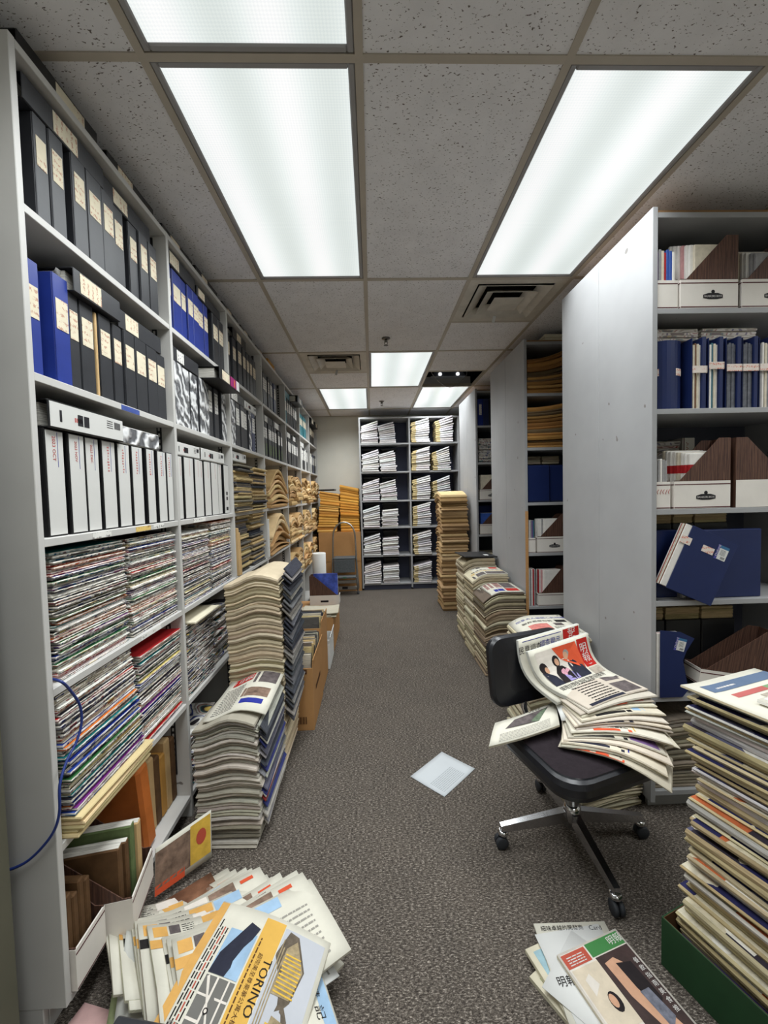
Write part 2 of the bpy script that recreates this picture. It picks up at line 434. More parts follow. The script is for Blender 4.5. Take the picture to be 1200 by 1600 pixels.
b = MB(); pts = [(gx(1) + .08 + .4 * t, oy - .06 + .08 * t, CEIL + .05 - .14 * math.sin(PI * t)) for t in [i / 12 for i in range(13)]]
pts = [(pts[0][0] - .02, pts[0][1], 3.149), (pts[0][0] - .015, pts[0][1], 2.95)] + pts + [(pts[-1][0] + .02, pts[-1][1], 2.95), (pts[-1][0] + .03, pts[-1][1], 3.149)]
b.tube(pts, .004, mat('grey_cable', rgb(150, 148, 146), .5, .3, var=.05), 6); tag(b.build('loose_cable'), 'thin grey cable looping out of the open ceiling gap', 'cable')
b = MB(); pts = [(gx(1) + .16 + .2 * t, oy - .2 + .05 * t, CEIL + .2 - .13 * math.sin(PI * t)) for t in [i / 10 for i in range(11)]]
pts = [(pts[0][0] - .02, pts[0][1], 3.149)] + pts + [(pts[-1][0] + .03, pts[-1][1], 3.149)]
b.tube(pts, .004, MATS['grey_cable'], 6); tag(b.build('loose_cable'), 'short cable sagging high inside the open ceiling gap', 'cable')

# ------------------------------------------------------------------ shelving
ZB = [.10, .52, .94, 1.335, 1.76, 2.175]     # tops of the shelf boards
TB = .022
ZTOP = 2.565
FX = -.844                                    # front plane of the left shelving
UY = [1.065, 1.825, 2.545, 3.32, 4.2, 5.02, 5.78, 6.56]
left = empty('shelving_unit', (FX - .2, UY[0], 0)); tag(left, 'long tall grey laminate shelving unit along the left wall', 'shelving')
def part(parent, name, mb):
    o = mb.build(name); o.parent = parent; o.matrix_parent_inverse = Matrix.Translation(-Vector(parent.location)); return o
def lb(name, a, c_, m=None, ch=.0015):
    b = MB(); b.cbox(a, c_, m or M_SHELF, ch); return part(left, name, b)
for i, y in enumerate(UY):
    lb('end_panel' if i in (0, len(UY) - 1) else 'upright', (FX - .405, y, .085 if i == 0 else .0), (FX, y + .02, ZTOP))
for i in range(len(UY) - 1):
    y0, y1 = UY[i] + .02, UY[i + 1]
    for z in ZB: lb('shelf_board', (FX - .395, y0, z - TB), (FX - .002, y1, z))
    lb('top_board', (FX - .395, y0, ZTOP - TB), (FX - .001, y1, ZTOP))
    lb('back_panel', (FX - .403, y0, .0), (FX - .396, y1, ZTOP), M_SHELF, .001)
    lb('kick_board', (FX - .08, y0, 0), (FX - .062, y1, ZB[0] - TB))
lb('kick_end', (FX - .36, UY[0] + .001, 0), (FX - .062, UY[0] + .018, .085))
M_STD = mat('slotted_steel', rgb(60, 60, 62), .4, .4, .6, var=.1)
for i in range(1, 6):
    b = MB(); y = UY[i]
    b.box((FX - .075, y - .004, .2), (FX - .055, y, ZTOP - .03), M_STD)
    for k in range(90): b.box((FX - .069, y - .0045, .22 + k * .0255), (FX - .061, y - .0039, .234 + k * .0255), M_SHELF)
    part(left, 'shelf_standard', b)

UX = 1.187
def right_unit(y0, y1, label, upto=2.70):
    e = empty('shelving_unit', (UX, (y0 + y1) / 2, 0)); tag(e, label, 'shelving', 'double-sided grey shelving units across the aisle')
    ym = (y0 + y1) / 2
    for (a, c_) in ((y0, ym - .001), (ym + .001, y1)):
        b = MB(); b.cbox((UX, a, .05), (UX + .022, c_, ZTOP + .02), M_PANEL, .0015); part(e, 'end_panel', b)
    b = MB(); b.box((UX + .022, ym - .006, .0), (upto, ym + .006, ZTOP), mat('navy_grey_backing', rgb(72, 74, 86), .6, .3, var=.05)); part(e, 'back_panel', b)
    xm = UX + .022 + .75
    for xa in (xm, upto - .02):
        b = MB(); b.cbox((xa, y0 + .002, .0), (xa + .02, y1 - .002, ZTOP), M_PANEL, .001); part(e, 'upright', b)
    for (xa, xb) in ((UX + .022, xm), (xm + .02, upto - .02)):
        for (ya, yb) in ((y0 + .003, ym - .006), (ym + .006, y1 - .003)):
            for z in ZB: b = MB(); b.cbox((xa, ya, z - TB), (xb, yb, z), M_PANEL, .0012); part(e, 'shelf_board', b)
            b = MB(); b.cbox((xa, ya, ZTOP - TB), (xb, yb, ZTOP), M_PANEL, .0012); part(e, 'top_board', b)
            yk = y0 + .05 if ya < ym else y1 - .068
            b = MB(); b.box((xa, yk, 0), (xb, yk + .018, ZB[0] - TB), M_PANEL); part(e, 'kick_board', b)
    b = MB(); b.box((UX + .024, y0 + .01, ZTOP + .0), (upto, y1 - .01, ZTOP + .012), mat('brown_hardboard', rgb(140, 108, 76), .8, .1, var=.1)) ; part(e, 'top_sheet', b)
    return e
U = [(1.72, 2.536), (3.17, 4.06), (4.66, 5.51)]
right_unit(*U[0], 'nearest tall right shelving unit with wide plain pale grey end panel')
u2 = right_unit(*U[1], 'middle right shelving unit with pale end panel and tan worn edge')
right_unit(*U[2], 'far right shelving unit with pale end panel, partly behind the middle one')
b = MB(); b.box((UX - .001, U[1][0] - .003, .12), (UX + .022, U[1][0], 1.27), mat('bare_particle_board', rgb(186, 140, 92), .8, .1, var=.12, scale=60)); part(u2, 'worn_edge', b)

# back shelving
BX0, BX1, BY = -.168, 1.31, 6.10
e = empty('shelving_unit', ((BX0 + BX1) / 2, BY + .2, 0)); tag(e, 'white edged two-bay shelving unit against the back wall', 'shelving')
M_BACKB = mat('blue_grey_panel', rgb(86, 90, 112), .6, .3, var=.04)  # blue-grey colour of the back and kick panels
for x in (BX0, .563, BX1 - .02):
    b = MB(); b.cbox((x, BY, .03), (x + .022, BY + .4, 2.555), M_PANEL, .001); part(e, 'upright', b)
for (xa, xb) in ((BX0 + .022, .563), (.585, BX1 - .02)):
    for z in ZB: b = MB(); b.cbox((xa, BY + .002, z - TB), (xb, BY + .39, z), M_PANEL, .001); part(e, 'shelf_board', b)
    b = MB(); b.cbox((xa, BY + .001, 2.533), (xb, BY + .39, 2.555), M_PANEL, .001); part(e, 'top_board', b)
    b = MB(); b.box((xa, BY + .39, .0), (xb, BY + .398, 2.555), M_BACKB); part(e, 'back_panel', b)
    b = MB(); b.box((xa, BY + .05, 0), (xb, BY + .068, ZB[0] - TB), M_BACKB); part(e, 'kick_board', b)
# ------------------------------------------------------------------ ring binders
def m_scribble(name, paper, ink, sc=60):
    """paper label with lines of illegible handwriting"""
    k = N(name); k.set(.8, .1)
    v = k.coord(out='Object', scale=(1, 1, 1), rnd=True)
    w = k.n('ShaderNodeTexWave', wave_type='BANDS', bands_direction='Z'); w.inputs['Scale'].default_value = 16; w.inputs['Distortion'].default_value = 3; w.inputs['Detail'].default_value = 3
    w.inputs['Detail Scale'].default_value = 12
    k.l(v, w.inputs['Vector'])
    nz = k.noise(v, sc * 2.2, 2, .5); big = k.noise(v, 16, 1)
    a = k.ramp(w.outputs[1], [(.62, (0, 0, 0, 1)), (.8, (1, 1, 1, 1))])
    c2 = k.ramp(nz.outputs[0], [(.46, (0, 0, 0, 1)), (.52, (1, 1, 1, 1))])
    f = k.mix(1.0, a, c2, 'MULTIPLY'); f = k.mix(1.0, f, k.ramp(big.outputs[0], [(.42, (0, 0, 0, 1)), (.5, (.75, .75, .75, 1))]), 'MULTIPLY')
    pap = k.ramp(k.noise(v, 30, 3).outputs[0], [(.3, tuple(c * .9 for c in paper[:3]) + (1,)), (.7, paper)])
    k.base(k.mix(f, pap, ink)); return k.m
M_LABEL = m_scribble('handwritten_label', rgb(220, 210, 186), rgb(176, 124, 104))
M_LABELW = m_scribble('printed_white_label', rgb(230, 228, 222), rgb(70, 66, 70))
M_BLUEV = mat('blue_vinyl', rgb(36, 54, 132), .36, .45, var=.1, scale=14, bump=.1, bscale=26)
M_TEALV = mat('teal_vinyl', rgb(46, 112, 122), .4, .4, var=.1, scale=14)
M_NAVYV = mat('navy_vinyl', rgb(44, 52, 86), .4, .4, var=.1, scale=14)
M_SPINEW = mat('white_vinyl', rgb(208, 207, 203), .4, .35, var=.03, scale=6, bump=.06, bscale=16)
def m_film():
    k = N('crinkled_clear_film'); k.set(.12, .9)
    w = k.n('ShaderNodeTexWave', wave_type='BANDS', bands_direction='DIAGONAL'); w.inputs['Scale'].default_value = 7; w.inputs['Distortion'].default_value = 7; w.inputs['Detail'].default_value = 2; w.inputs['Detail Scale'].default_value = 2
    k.l(k.coord(rnd=True), w.inputs['Vector'])
    k.base(k.ramp(w.outputs[1], [(.15, rgb(92, 93, 96)), (.55, rgb(178, 178, 180)), (.85, rgb(232, 232, 232))])); k.bump(w.outputs[1], .9, .006)
    return k.m
M_FILM = m_film()
def m_pages():
    k = N('page_edges'); k.set(.8, .1)
    nz = k.noise(k.coord(scale=(.02, 1, .02), rnd=True), 520, 2, .6)
    k.base(k.ramp(nz.outputs[0], [(.35, rgb(168, 164, 156)), (.6, rgb(226, 223, 214))])); return k.m
M_PAGES = m_pages()

ORD = ['first', 'second', 'third', 'fourth', 'fifth', 'sixth', 'seventh', 'eighth', 'ninth', 'tenth']
BAYN = ['nearest bay', 'second bay', 'third bay', 'fourth bay', 'fifth bay', 'sixth bay', 'farthest bay']
ROWN = {5: 'top shelf', 4: 'second shelf down', 3: 'third shelf down'}

def binder_parts(e, w, h, d, cover, kind, lab=(.55, .85), labm=None, lw=.8):
    """local frame: spine in plane x=0 facing +x, width along y, height along z"""
    t = .003
    b = MB()
    b.cbox((-.004, -w / 2, 0), (0, w / 2, h), cover, .0015)
    for s in (-1, 1):
        y = s * (w / 2 - t / 2)
        b.cbox((-d, y - t / 2, 0), (-.004, y + t / 2, h), cover, .001)
    b.build('cover', e)
    b = MB(); b.box((-d + .012, -w / 2 + .007, .008), (-.03, w / 2 - .007, h - .012), M_PAGES); b.build('pages', e)
    if kind in ('label', 'label2'):
        b = MB(); z0, z1 = h * lab[0], h * lab[1]
        b.cbox((.0002, -w * lw / 2, z0), (.0012, w * lw / 2, z1), labm or M_LABEL, .0003); b.build('spine_label', e)
    if kind == 'white':
        b = MB(); b.cbox((.0002, -w / 2 + .004, .004), (.0016, w / 2 - .004, h - .004), M_SPINEW, .0004); b.build('spine_insert', e)
    if kind == 'film':
        b = MB(); b.cbox((.0002, -w / 2 + .003, .003), (.0024, w / 2 - .003, h - .003), M_FILM, .0006); b.build('plastic_sleeve', e)
    if kind == 'black_lbl_low':
        b = MB(); b.cbox((.0002, -w * .45, h * .55), (.0012, w * .45, h * .85), M_LABELW, .0003); b.build('spine_label', e)
        b = MB(); b.cbox((.0002, -w * .14, h * .08), (.0012, w * .14, h * .4), mat('green_sticker', rgb(112, 132, 84), .6, .2, var=.3, scale=60), .0003); b.build('sticker', e)

def spine_text(e, s, size, z, y=0.0, m=None, name='lettering'):
    vs, fs = text_geo(s, size)
    b = MB(); b.add([(.0021, ty + y, z - tx) for tx, ty, tz in vs], fs, m or M_RED); return b.build(name, e)

def standing(bay, row, n, y0, y1, h, cover, kind, cname, x=None, tilt=0.0, **kw):
    z = ZB[row] + .0005
    y0 += .0012; y1 -= .0012
    e = empty('ring_binder', (FX - .016 - random.uniform(0, .012) if x is None else x, (y0 + y1) / 2, z), (tilt, 0, 0))
    tag(e, f'{ORD[n]} upright {cname} binder from the near end, {ROWN[row]}, {BAYN[bay]}', 'binder', f'binders on the left shelving')
    binder_parts(e, y1 - y0, h, .27, cover, kind, **kw)
    return e
def lying(bay, row, n, y0, y1, z, th, cover, kind, cname, x=None, yaw=0.0, where='lying atop others', ring=False, tilt=0.0, **kw):
    L = y1 - y0
    e = empty('ring_binder', (FX - .02 if x is None else x, y0, z + th / 2), (-PI / 2 + tilt, 0, yaw))
    rn = ROWN.get(row, 'on top of the shelving')
    tag(e, f'{ORD[n]} {cname} binder from the near end {where}, {rn}, {BAYN[bay]}', 'binder', 'binders on the left shelving')
    binder_parts(e, th, L, .27, cover, kind, **kw)
    if ring:
        b = MB(); pts = [(-.06 - .035 * (1 - math.cos(a)), .012 - .03 * math.sin(a) + 0, -.006) for a in [PI * i / 10 for i in range(11)]]
        b.tube([(p[0], p[1] * 1.0, p[2]) for p in pts], .0025, M_CHROME, 6); b.build('ring', e)
        b = MB()
        for q in range(7):
            r0 = .018 + q * .0028
            arc = [(-.14 + .10 * math.cos(a), -.026 + r0 * 1.9 * math.sin(a) * .8, -.012 + .002 * q) for a in [PI * i / 10 for i in range(11)]]
            vs = []
            for p in arc: vs += [p, (p[0], p[1], p[2] + .06)]
            b.add(vs, [(2 * i, 2 * i + 1, 2 * i + 3, 2 * i + 2) for i in range(10)], M_WHITE, True)
        b.build('curled_page', e)
    return e

# nearest bay, top shelf
for n, (a, c_) in enumerate([(1.158, 1.206), (1.209, 1.262), (1.288, 1.348), (1.353, 1.425), (1.425, 1.491), (1.5, 1.56), (1.592, 1.649), (1.649, 1.708), (1.716, 1.777)]):
    standing(0, 5, n, a, c_, .285 if n < 4 else .282, M_BLACK, 'label', 'black', lab=(.52 + .04 * random.random(), .8 + .05 * random.random()), lw=.75)
lying(0, 5, 0, 1.125, 1.445, 2.4625, .066, M_BLACK, 'label', 'black', lab=(.32, .62), lw=.85)
lying(0, 5, 1, 1.452, 1.752, 2.4625, .062, M_BLACK, 'label', 'black', lab=(.2, .48), lw=.8, x=FX - .03)
# on top of the shelving
tops = [(0, 1.13, 1.44, .072, (.42, .8)), (0, 1.49, 1.79, .062, (.2, .5)), (1, 1.86, 2.16, .055, (.25, .55)), (1, 2.2, 2.5, .062, (.25, .5)), (2, 2.58, 2.87, .055, (.3, .55)), (2, 2.93, 3.2, .055, (.3, .6)), (3, 3.3, 3.6, .05, (.3, .6))]
cnt = {}
for (bay, a, c_, th, lb_) in tops:
    n = cnt.get(bay, 0); cnt[bay] = n + 1
    lying(bay, 9, n, a, c_, ZTOP + .0005, th, M_BLACKD, 'label', 'black', lab=lb_, x=FX - .03, where='lying flat', ring=(a == 1.49))
# nearest bay, second shelf
r2 = [(1.098, 1.150, M_BLUEV, 'blue', .30), (1.188, 1.247, M_BLUEV, 'blue', .303), (1.249, 1.292, M_BLACK, 'black', .28), (1.299, 1.361, M_BLACK, 'black', .28), (1.381, 1.443, M_BLACK, 'black', .275), (1.455, 1.507, M_BLACK, 'black', .272),
      (1.511, 1.576, M_BLACK, 'black', .272), (1.579, 1.655, M_BLACK, 'black', .272), (1.662, 1.737, M_BLACK, 'black', .272), (1.744, 1.815, M_BLACK, 'black', .272)]
for n, (a, c_, m, cn, h) in enumerate(r2):
    standing(0, 4, n, a, c_, h, m, 'label', cn, lab=(.52, .82) if n > 1 else (.5, .78), lw=.8)
b = MB(); b.cbox((FX - .24, 1.366, ZB[4] + .0005), (FX - .022, 1.3755, ZB[4] + .27), M_KRAFT, .002); tag(b.build('paper_folder'), 'tan folder edge standing among the black binders on the second shelf', 'folder')
lying(0, 4, 0, 1.2525, 1.475, 2.0415, .068, M_BLACK, 'label', 'black', lab=(.12, .55), lw=.85, ring=True, x=FX - .004)
lying(0, 4, 1, 1.49, 1.78, 2.0335, .066, M_BLACK, 'label', 'black', lab=(.14, .42), lw=.85)
# nearest bay, third shelf: white spines
r3 = [(1.128, 1.200), (1.212, 1.281), (1.285, 1.352), (1.36, 1.434), (1.442, 1.517), (1.524, 1.598), (1.614, 1.677), (1.695, 1.765), (1.77, 1.823)]
for n, (a, c_) in enumerate(r3):
    e = standing(0, 3, n, a, c_, .292, M_BLACKD, 'white', 'white spined')
    w = c_ - a
    if n < 3: spine_text(e, ['2023 OCT', '2023 NOV', '2023 DEC'][n], .0135 if n else .0155, .24, -.004)
    else:
        b = MB()
        for q in range(9):
            zz = .272 - q * .0095; b.box((.0018, -.008 + random.uniform(-.002, .002), zz - .006), (.0021, -.002 + random.uniform(-.001, .004), zz - random.uniform(0, .002)), mat('faded_red_ink', rgb(190, 120, 118), .8, .1, var=.2, scale=60))
        b.build('lettering', e)
    b = MB(); b.box((.0018, .009, .19), (.0021, .0105, .285), M_BLUEINK); b.build('pen_line', e)
M_BLK = mat('black_marker', rgb(40, 38, 42), .6, .2, var=.1)
def spine_print(e, w, L, s0=.1):
    """printed icons and barcode on a lying white binder's spine (local z runs along the shelf)"""
    def piece(boxes, nm):
        b = MB()
        for a_, c_, m in boxes: b.box((a_[0], a_[1], L - c_[2]), (c_[0], c_[1], L - a_[2]), m)
        b.build(nm, e)
    piece([((.0019, -w * .2, L * .86), (.0022, w * .22, L * .885), M_BLK)], 'printed_mark')
    for z in (.44, .36): piece([((.0019, -w * .2, L * (1 - z) - .011), (.0022, w * .22, L * (1 - z) + .011), M_BLK)], 'printed_icon')
    o = MB()
    for q in range(9): o.box((.0019, -w * .3, L - L * (.066 + .011 * q)), (.0022, w * .0, L - L * (.06 + .011 * q)), M_BLK)
    o.build('barcode', e)['kind'] = 'stuff'
    o = MB()
    for q in range(4): o.box((.0019, -w * .3 + q * .007, L - L * .27), (.0022, -w * .3 + q * .007 + .002, L - L * .18), M_BLK)
    o.build('small_print', e)['kind'] = 'stuff'
    o = MB()
    for q in range(5): o.box((.0019, -w * .05, L - L * (.71 - .02 * q)), (.0022, w * .12, L - L * (.7 - .02 * q)), M_RED)
    o.build('red_handwriting', e)['kind'] = 'stuff'
e = lying(0, 3, 0, 1.13, 1.46, 1.6285, .075, M_BLACKD, 'white', 'white spined', ring=True, x=FX - .006); spine_print(e, .075, .33)
e = lying(0, 3, 1, 1.462, 1.726, 1.6285, .062, M_SPINEW, 'film', 'film wrapped')
# second bay
r = [(1.85, 1.894), (1.921, 2.005), (2.007, 2.06), (2.063, 2.125), (2.125, 2.192), (2.195, 2.264), (2.266, 2.32)]
for n, (a, c_) in enumerate(r): standing(1, 5, n, a, c_, .288, M_BLUEV, 'label', 'blue', lab=(.52, .78), lw=.85)
for n, (a, c_) in enumerate([(2.37, 2.455), (2.457, 2.535)]): standing(1, 5, 7 + n, a, c_, .285, M_BLACK, 'label', 'black', lab=(.52, .8))
lying(1, 5, 0, 1.865, 2.16, 2.4655, .066, M_BLACK, 'label', 'black', lab=(.1, .4)); lying(1, 5, 1, 2.18, 2.5, 2.4655, .05, M_BLACK, 'label', 'black', lab=(.05, .3))
r = [(1.877, 1.961, 'film'), (1.964, 2.05, 'film'), (2.055, 2.14, 'film'), (2.142, 2.212, 'film'), (2.215, 2.287, 'film'), (2.289, 2.346, 'label'), (2.363, 2.425, 'label'), (2.46, 2.535, 'film')]
for n, (a, c_, kd) in enumerate(r):
    standing(1, 4, n, a, c_, .285, M_BLACK, kd, 'film sleeved' if kd == 'film' else 'black', labm=M_LABELW, lab=(.5, .9))
lying(1, 4, 0, 1.882, 2.157, 2.0475, .062, M_BLACK, 'label', 'black', lab=(.15, .4), labm=M_LABELW)
e = lying(1, 4, 1, 2.185, 2.515, 2.0475, .062, M_BLACKD, 'label', 'magenta stickered', lab=(.12, .45), x=FX + .075)
b = MB(); b.box((.0002, -.026, .33 * .5), (.0014, .026, .33 * .8), mat('magenta_sticker', rgb(150, 30, 104), .5, .3, var=.1)); b.box((.0014, -.02, .225), (.0018, .02, .237), mat('orange_ink', rgb(232, 130, 50), .6, .2, var=.1)); b.box((.0002, -.026, .33 * .8), (.0014, .026, .33 * .95), M_WHITE); b.build('sticker', e)
r = [(1.873, 1.928), (1.934, 2.037), (2.046, 2.107), (2.11, 2.173), (2.176, 2.264), (2.267, 2.366), (2.375, 2.437), (2.455, 2.538)]
for n, (a, c_) in enumerate(r):
    e = standing(1, 3, n, a, c_, .29, M_BLACKD, 'white', 'white spined')
    b = MB()
    if n == 7:
        for z_ in (.08, .11): b.box((.0018, -.012, z_), (.0021, .012, z_ + .02), M_BLK); b.build('printed_icon', e); b = MB()
        b.box((.0018, -.015, .02), (.0021, .015, .04), M_BLK)
    else: b.box((.0018, .008, .2), (.0021, .0095, .28), mat('faded_red_ink', rgb(190, 120, 118)))
    b.build('spine_print', e)
e = lying(1, 3, 0, 1.866, 2.126, 1.6265, .06, M_SPINEW, 'white', 'white spined'); spine_print(e, .06, .26)
e = lying(1, 3, 1, 2.147, 2.47, 1.6265, .062, M_SPINEW, 'white', 'white spined'); spine_print(e, .062, .32)
# third bay
for n, (a, c_) in enumerate([(2.60, 2.674), (2.723, 2.792), (2.804, 2.885), (2.91, 2.983), (2.997, 3.061), (3.067, 3.14), (3.161, 3.245)]): standing(2, 5, n, a, c_, .285, M_BLACK, 'label', 'black', lab=(.52, .8))
lying(2, 5, 0, 2.72, 3.0, 2.4625, .06, M_BLACKD, 'label', 'black', lab=(.3, .6))
for n, (a, c_, m, kd) in enumerate([(2.61, 2.70, M_BLACK, 'film'), (2.72, 2.80, M_BLACK, 'label'), (2.813, 2.888, M_BLACK, 'label'), (2.893, 2.98, M_BLACK, 'label'), (2.994, 3.06, M_BLACK, 'film'), (3.08, 3.16, M_NAVYV, 'label')]):
    standing(2, 4, n, a, c_, .285, m, kd, 'film sleeved' if kd == 'film' else ('navy' if m is M_NAVYV else 'black'), labm=M_LABELW, lab=(.5, .88))
lying(2, 4, 0, 2.62, 2.9, 2.0475, .062, M_BLACKD, 'label', 'black', labm=M_LABELW, lab=(.1, .5)); e = lying(2, 4, 1, 2.92, 3.2, 2.0475, .055, M_SPINEW, 'white', 'white spined'); spine_print(e, .055, .28)
# fourth bay
for n, (a, c_, m) in enumerate([(3.447, 3.524, M_BLACK), (3.53, 3.6, M_BLACK), (3.607, 3.66, M_BLACK), (3.70, 3.80, M_BLACK), (3.817, 3.90, M_NAVYV)]): standing(3, 5, n, a, c_, .28, m, 'label', 'navy' if m is M_NAVYV else 'black', lab=(.5, .85), labm=M_LABELW)
for n, (a, c_) in enumerate([(3.39, 3.455), (3.458, 3.528), (3.548, 3.61), (3.612, 3.68), (3.682, 3.75), (3.76, 3.845), (3.945, 4.03), (4.035, 4.10)]): standing(3, 4, n, a, c_, .285, M_BLACK, 'black_lbl_low', 'black white-labelled')
lying(3, 4, 0, 3.42, 3.72, 2.0475, .06, M_BLACKD, 'label', 'black', labm=M_LABELW, lab=(.1, .4)); lying(3, 4, 1, 3.74, 4.03, 2.0475, .062, M_BLACKD, 'label', 'black', labm=M_LABELW, lab=(.2, .75))
# fifth to seventh bays
for n, (a, c_, m) in enumerate([(4.3, 4.38, M_TEALV), (4.42, 4.50, M_BLACK), (4.51, 4.60, M_BLACK), (4.61, 4.70, M_BLACK), (4.75, 4.84, M_BLACK), (4.86, 4.96, M_BLACKD)]): standing(4, 5, n, a, c_, .285, m, 'label', 'teal' if m is M_TEALV else 'black', lab=(.5, .85), labm=M_LABELW)
lying(4, 5, 0, 4.28, 4.56, 2.4625, .06, M_TEALV, 'plain', 'teal'); lying(4, 5, 1, 4.6, 4.92, 2.4625, .07, M_BLACKD, 'label', 'black', lab=(.3, .7), x=FX + .06, labm=M_LABELW)
for n in range(7): standing(4, 4, n, 4.27 + n * .1, 4.36 + n * .1, .28, M_BLACK, 'label', 'black white-labelled', lab=(.5, .86), labm=M_LABELW)
lying(4, 4, 0, 4.3, 4.58, 2.0425, .06, M_BLACKD, 'label', 'black', labm=M_LABELW, lab=(.2, .7)); lying(4, 4, 1, 4.62, 4.9, 2.0425, .06, M_BLACKD, 'label', 'black', labm=M_LABELW, lab=(.2, .7))
for n, (a, c_, m) in enumerate([(5.08, 5.17, M_BLACK), (5.19, 5.29, M_TEALV), (5.31, 5.41, M_TEALV), (5.43, 5.53, M_TEALV), (5.55, 5.65, M_TEALV)]): standing(5, 5, n, a, c_, .285, m, 'label', 'teal' if m is M_TEALV else 'black', lab=(.5, .8))
for n in range(6): standing(5, 4, n, 5.08 + n * .105, 5.175 + n * .105, .28, M_SPINEW if n % 3 == 1 else M_BLACK, 'label', 'white' if n % 3 == 1 else 'black', lab=(.45, .9), labm=M_LABELW)
lying(5, 4, 0, 5.1, 5.4, 2.0425, .06, M_SPINEW, 'white', 'white spined')
for n in range(4): standing(6, 5, n, 5.86 + n * .15, 5.99 + n * .15, .27, M_BLACKD, 'label', 'black', lab=(.5, .85), lw=.6)
lying(6, 5, 0, 5.86, 6.16, 2.4525, .07, M_BLACKD, 'label', 'black', lab=(.3, .7), x=FX + .02); lying(6, 5, 1, 6.2, 6.5, 2.4525, .07, M_BLACKD, 'label', 'black', lab=(.3, .7), x=FX + .03)
for n in range(5): standing(6, 4, n, 5.86 + n * .13, 5.97 + n * .13, .28, [M_BLACK, M_SPINEW, M_BLACKD, M_NAVYV, M_BLACK][n], 'label', ['black', 'white', 'black', 'navy', 'black'][n], lab=(.45, .85), labm=M_LABELW)
# amber book bundle lying on top of the shelving, far bays
M_AMBER = mat('amber_kraft', rgb(190, 140, 70), .7, .2, var=.12, scale=8)
for k in range(3):
    b = MB(); b.cbox((FX - .3, 3.64, ZTOP + .0005 + k * .02), (FX - .02, 3.92 - .02 * k, ZTOP + .019 + k * .02), M_AMBER, .003)
    tag(b.build('book'), ['lowest', 'middle', 'uppermost'][k] + ' amber book lying on top of the left shelving by the vent', 'book', 'amber books on the shelving top')

# stickers along the shelf edges
M_STICKO = m_scribble('amber_shelf_sticker', rgb(226, 196, 120), rgb(120, 70, 40)); M_STICKB = mat('blue_edge_sticker', rgb(66, 84, 150), .5, .3, var=.2, scale=60)
for (y0, y1, zt, m) in ((1.50, 1.60, ZB[3], M_STICKO), (1.62, 1.70, ZB[3], M_LABELW), (1.27, 1.36, ZB[3], M_LABELW), (1.45, 1.56, ZB[4], M_STICKB), (1.5, 1.64, ZB[2], M_LABELW), (1.98, 2.12, ZB[3], M_LABELW)):
    b = MB(); b.box((FX - .002, y0, zt - .02), (FX - .0014, y1, zt - .003), m); part(left, 'shelf_sticker', b)
# ------------------------------------------------------------------ stacks of paper
def m_news(name='newsprint_edges', lo=.62, per_object=True):
    """edges of folded newsprint: fine horizontal page lines over the item's own tint"""
    k = N(name); k.set(.85, .1)
    tc = k.coord(scale=(.05, .05, 1), rnd=per_object)
    n1 = k.noise(tc, 330, 3, .7); n2 = k.noise(k.coord(scale=(1, 1, 4), rnd=per_object), 9, 3, .6)
    ln = k.ramp(n1.outputs[0], [(.3, (lo, lo, lo, 1)), (.5, (.92, .92, .92, 1)), (.7, (1.08, 1.08, 1.08, 1))])
    if per_object: base = k.n('ShaderNodeObjectInfo').outputs['Color']
    else:
        base = k.n('ShaderNodeVertexColor'); base.layer_name = 'tint'; base = base.outputs[0]
    c = k.mix(1.0, base, ln, 'MULTIPLY')
    k.base(k.mix(.6, c, k.ramp(n2.outputs[0], [(.3, (.75, .74, .72, 1)), (.65, (1.1, 1.1, 1.1, 1))]), 'MULTIPLY'))
    return k.m
def m_mag(name, per_object=True):
    """edges of glossy magazines: pale pages with runs of cover colour"""
    k = N(name); k.set(.55, .25)
    v = k.coord(scale=(1, 1, 1 if per_object else 26), rnd=per_object)
    n1 = k.noise(v, 8 if per_object else 6, 1, .6)
    seg = k.ramp(n1.outputs[0], [(0, rgb(40, 38, 44)), (.36, rgb(220, 218, 212)), (.41, rgb(48, 60, 120)), (.44, rgb(224, 222, 216)), (.49, rgb(168, 158, 148)), (.52, rgb(236, 235, 232)), (.555, rgb(150, 60, 62)), (.575, rgb(206, 200, 186)), (.62, rgb(46, 110, 118)), (.645, rgb(70, 64, 66)), (.7, rgb(196, 170, 90))], 'CONSTANT')
    if per_object:
        oc = k.n('ShaderNodeObjectInfo').outputs['Color']
        seg = k.mix(.42, seg, oc)
        tc = k.n('ShaderNodeTexCoord'); sp = k.n('ShaderNodeSeparateXYZ'); k.l(tc.outputs['Generated'], sp.inputs[0])
        half = k.ramp(sp.outputs[2], [(.62, (0, 0, 0, 1)), (.66, (1, 1, 1, 1))])
        pg = k.noise(k.coord(scale=(.05, .05, 1), rnd=True), 420, 2, .6)
        pages = k.ramp(pg.outputs[0], [(.38, rgb(84, 78, 72)), (.5, rgb(190, 182, 166)), (.66, rgb(238, 236, 230))])
        seg = k.mix(half, seg, pages)
    else:
        ln = k.noise(k.coord(scale=(.05, .05, 1)), 300, 2, .6)
        seg = k.mix(1.0, seg, k.ramp(ln.outputs[0], [(.35, (.35, .33, .3, 1)), (.6, (1, 1, 1, 1))]), 'MULTIPLY')
    k.base(seg); return k.m
def m_tint(name, rough=.8, bump=.05):
    k = N(name); k.set(rough, .12)
    oc = k.n('ShaderNodeObjectInfo').outputs['Color']
    nz = k.noise(k.coord(rnd=True), 9, 3, .6)
    k.base(k.mix(.5, oc, k.ramp(nz.outputs[0], [(.3, (.8, .79, .77, 1)), (.65, (1.08, 1.08, 1.08, 1))]), 'MULTIPLY'))
    k.bump(k.noise(k.coord(), 50, 3).outputs[0], bump)
    return k.m
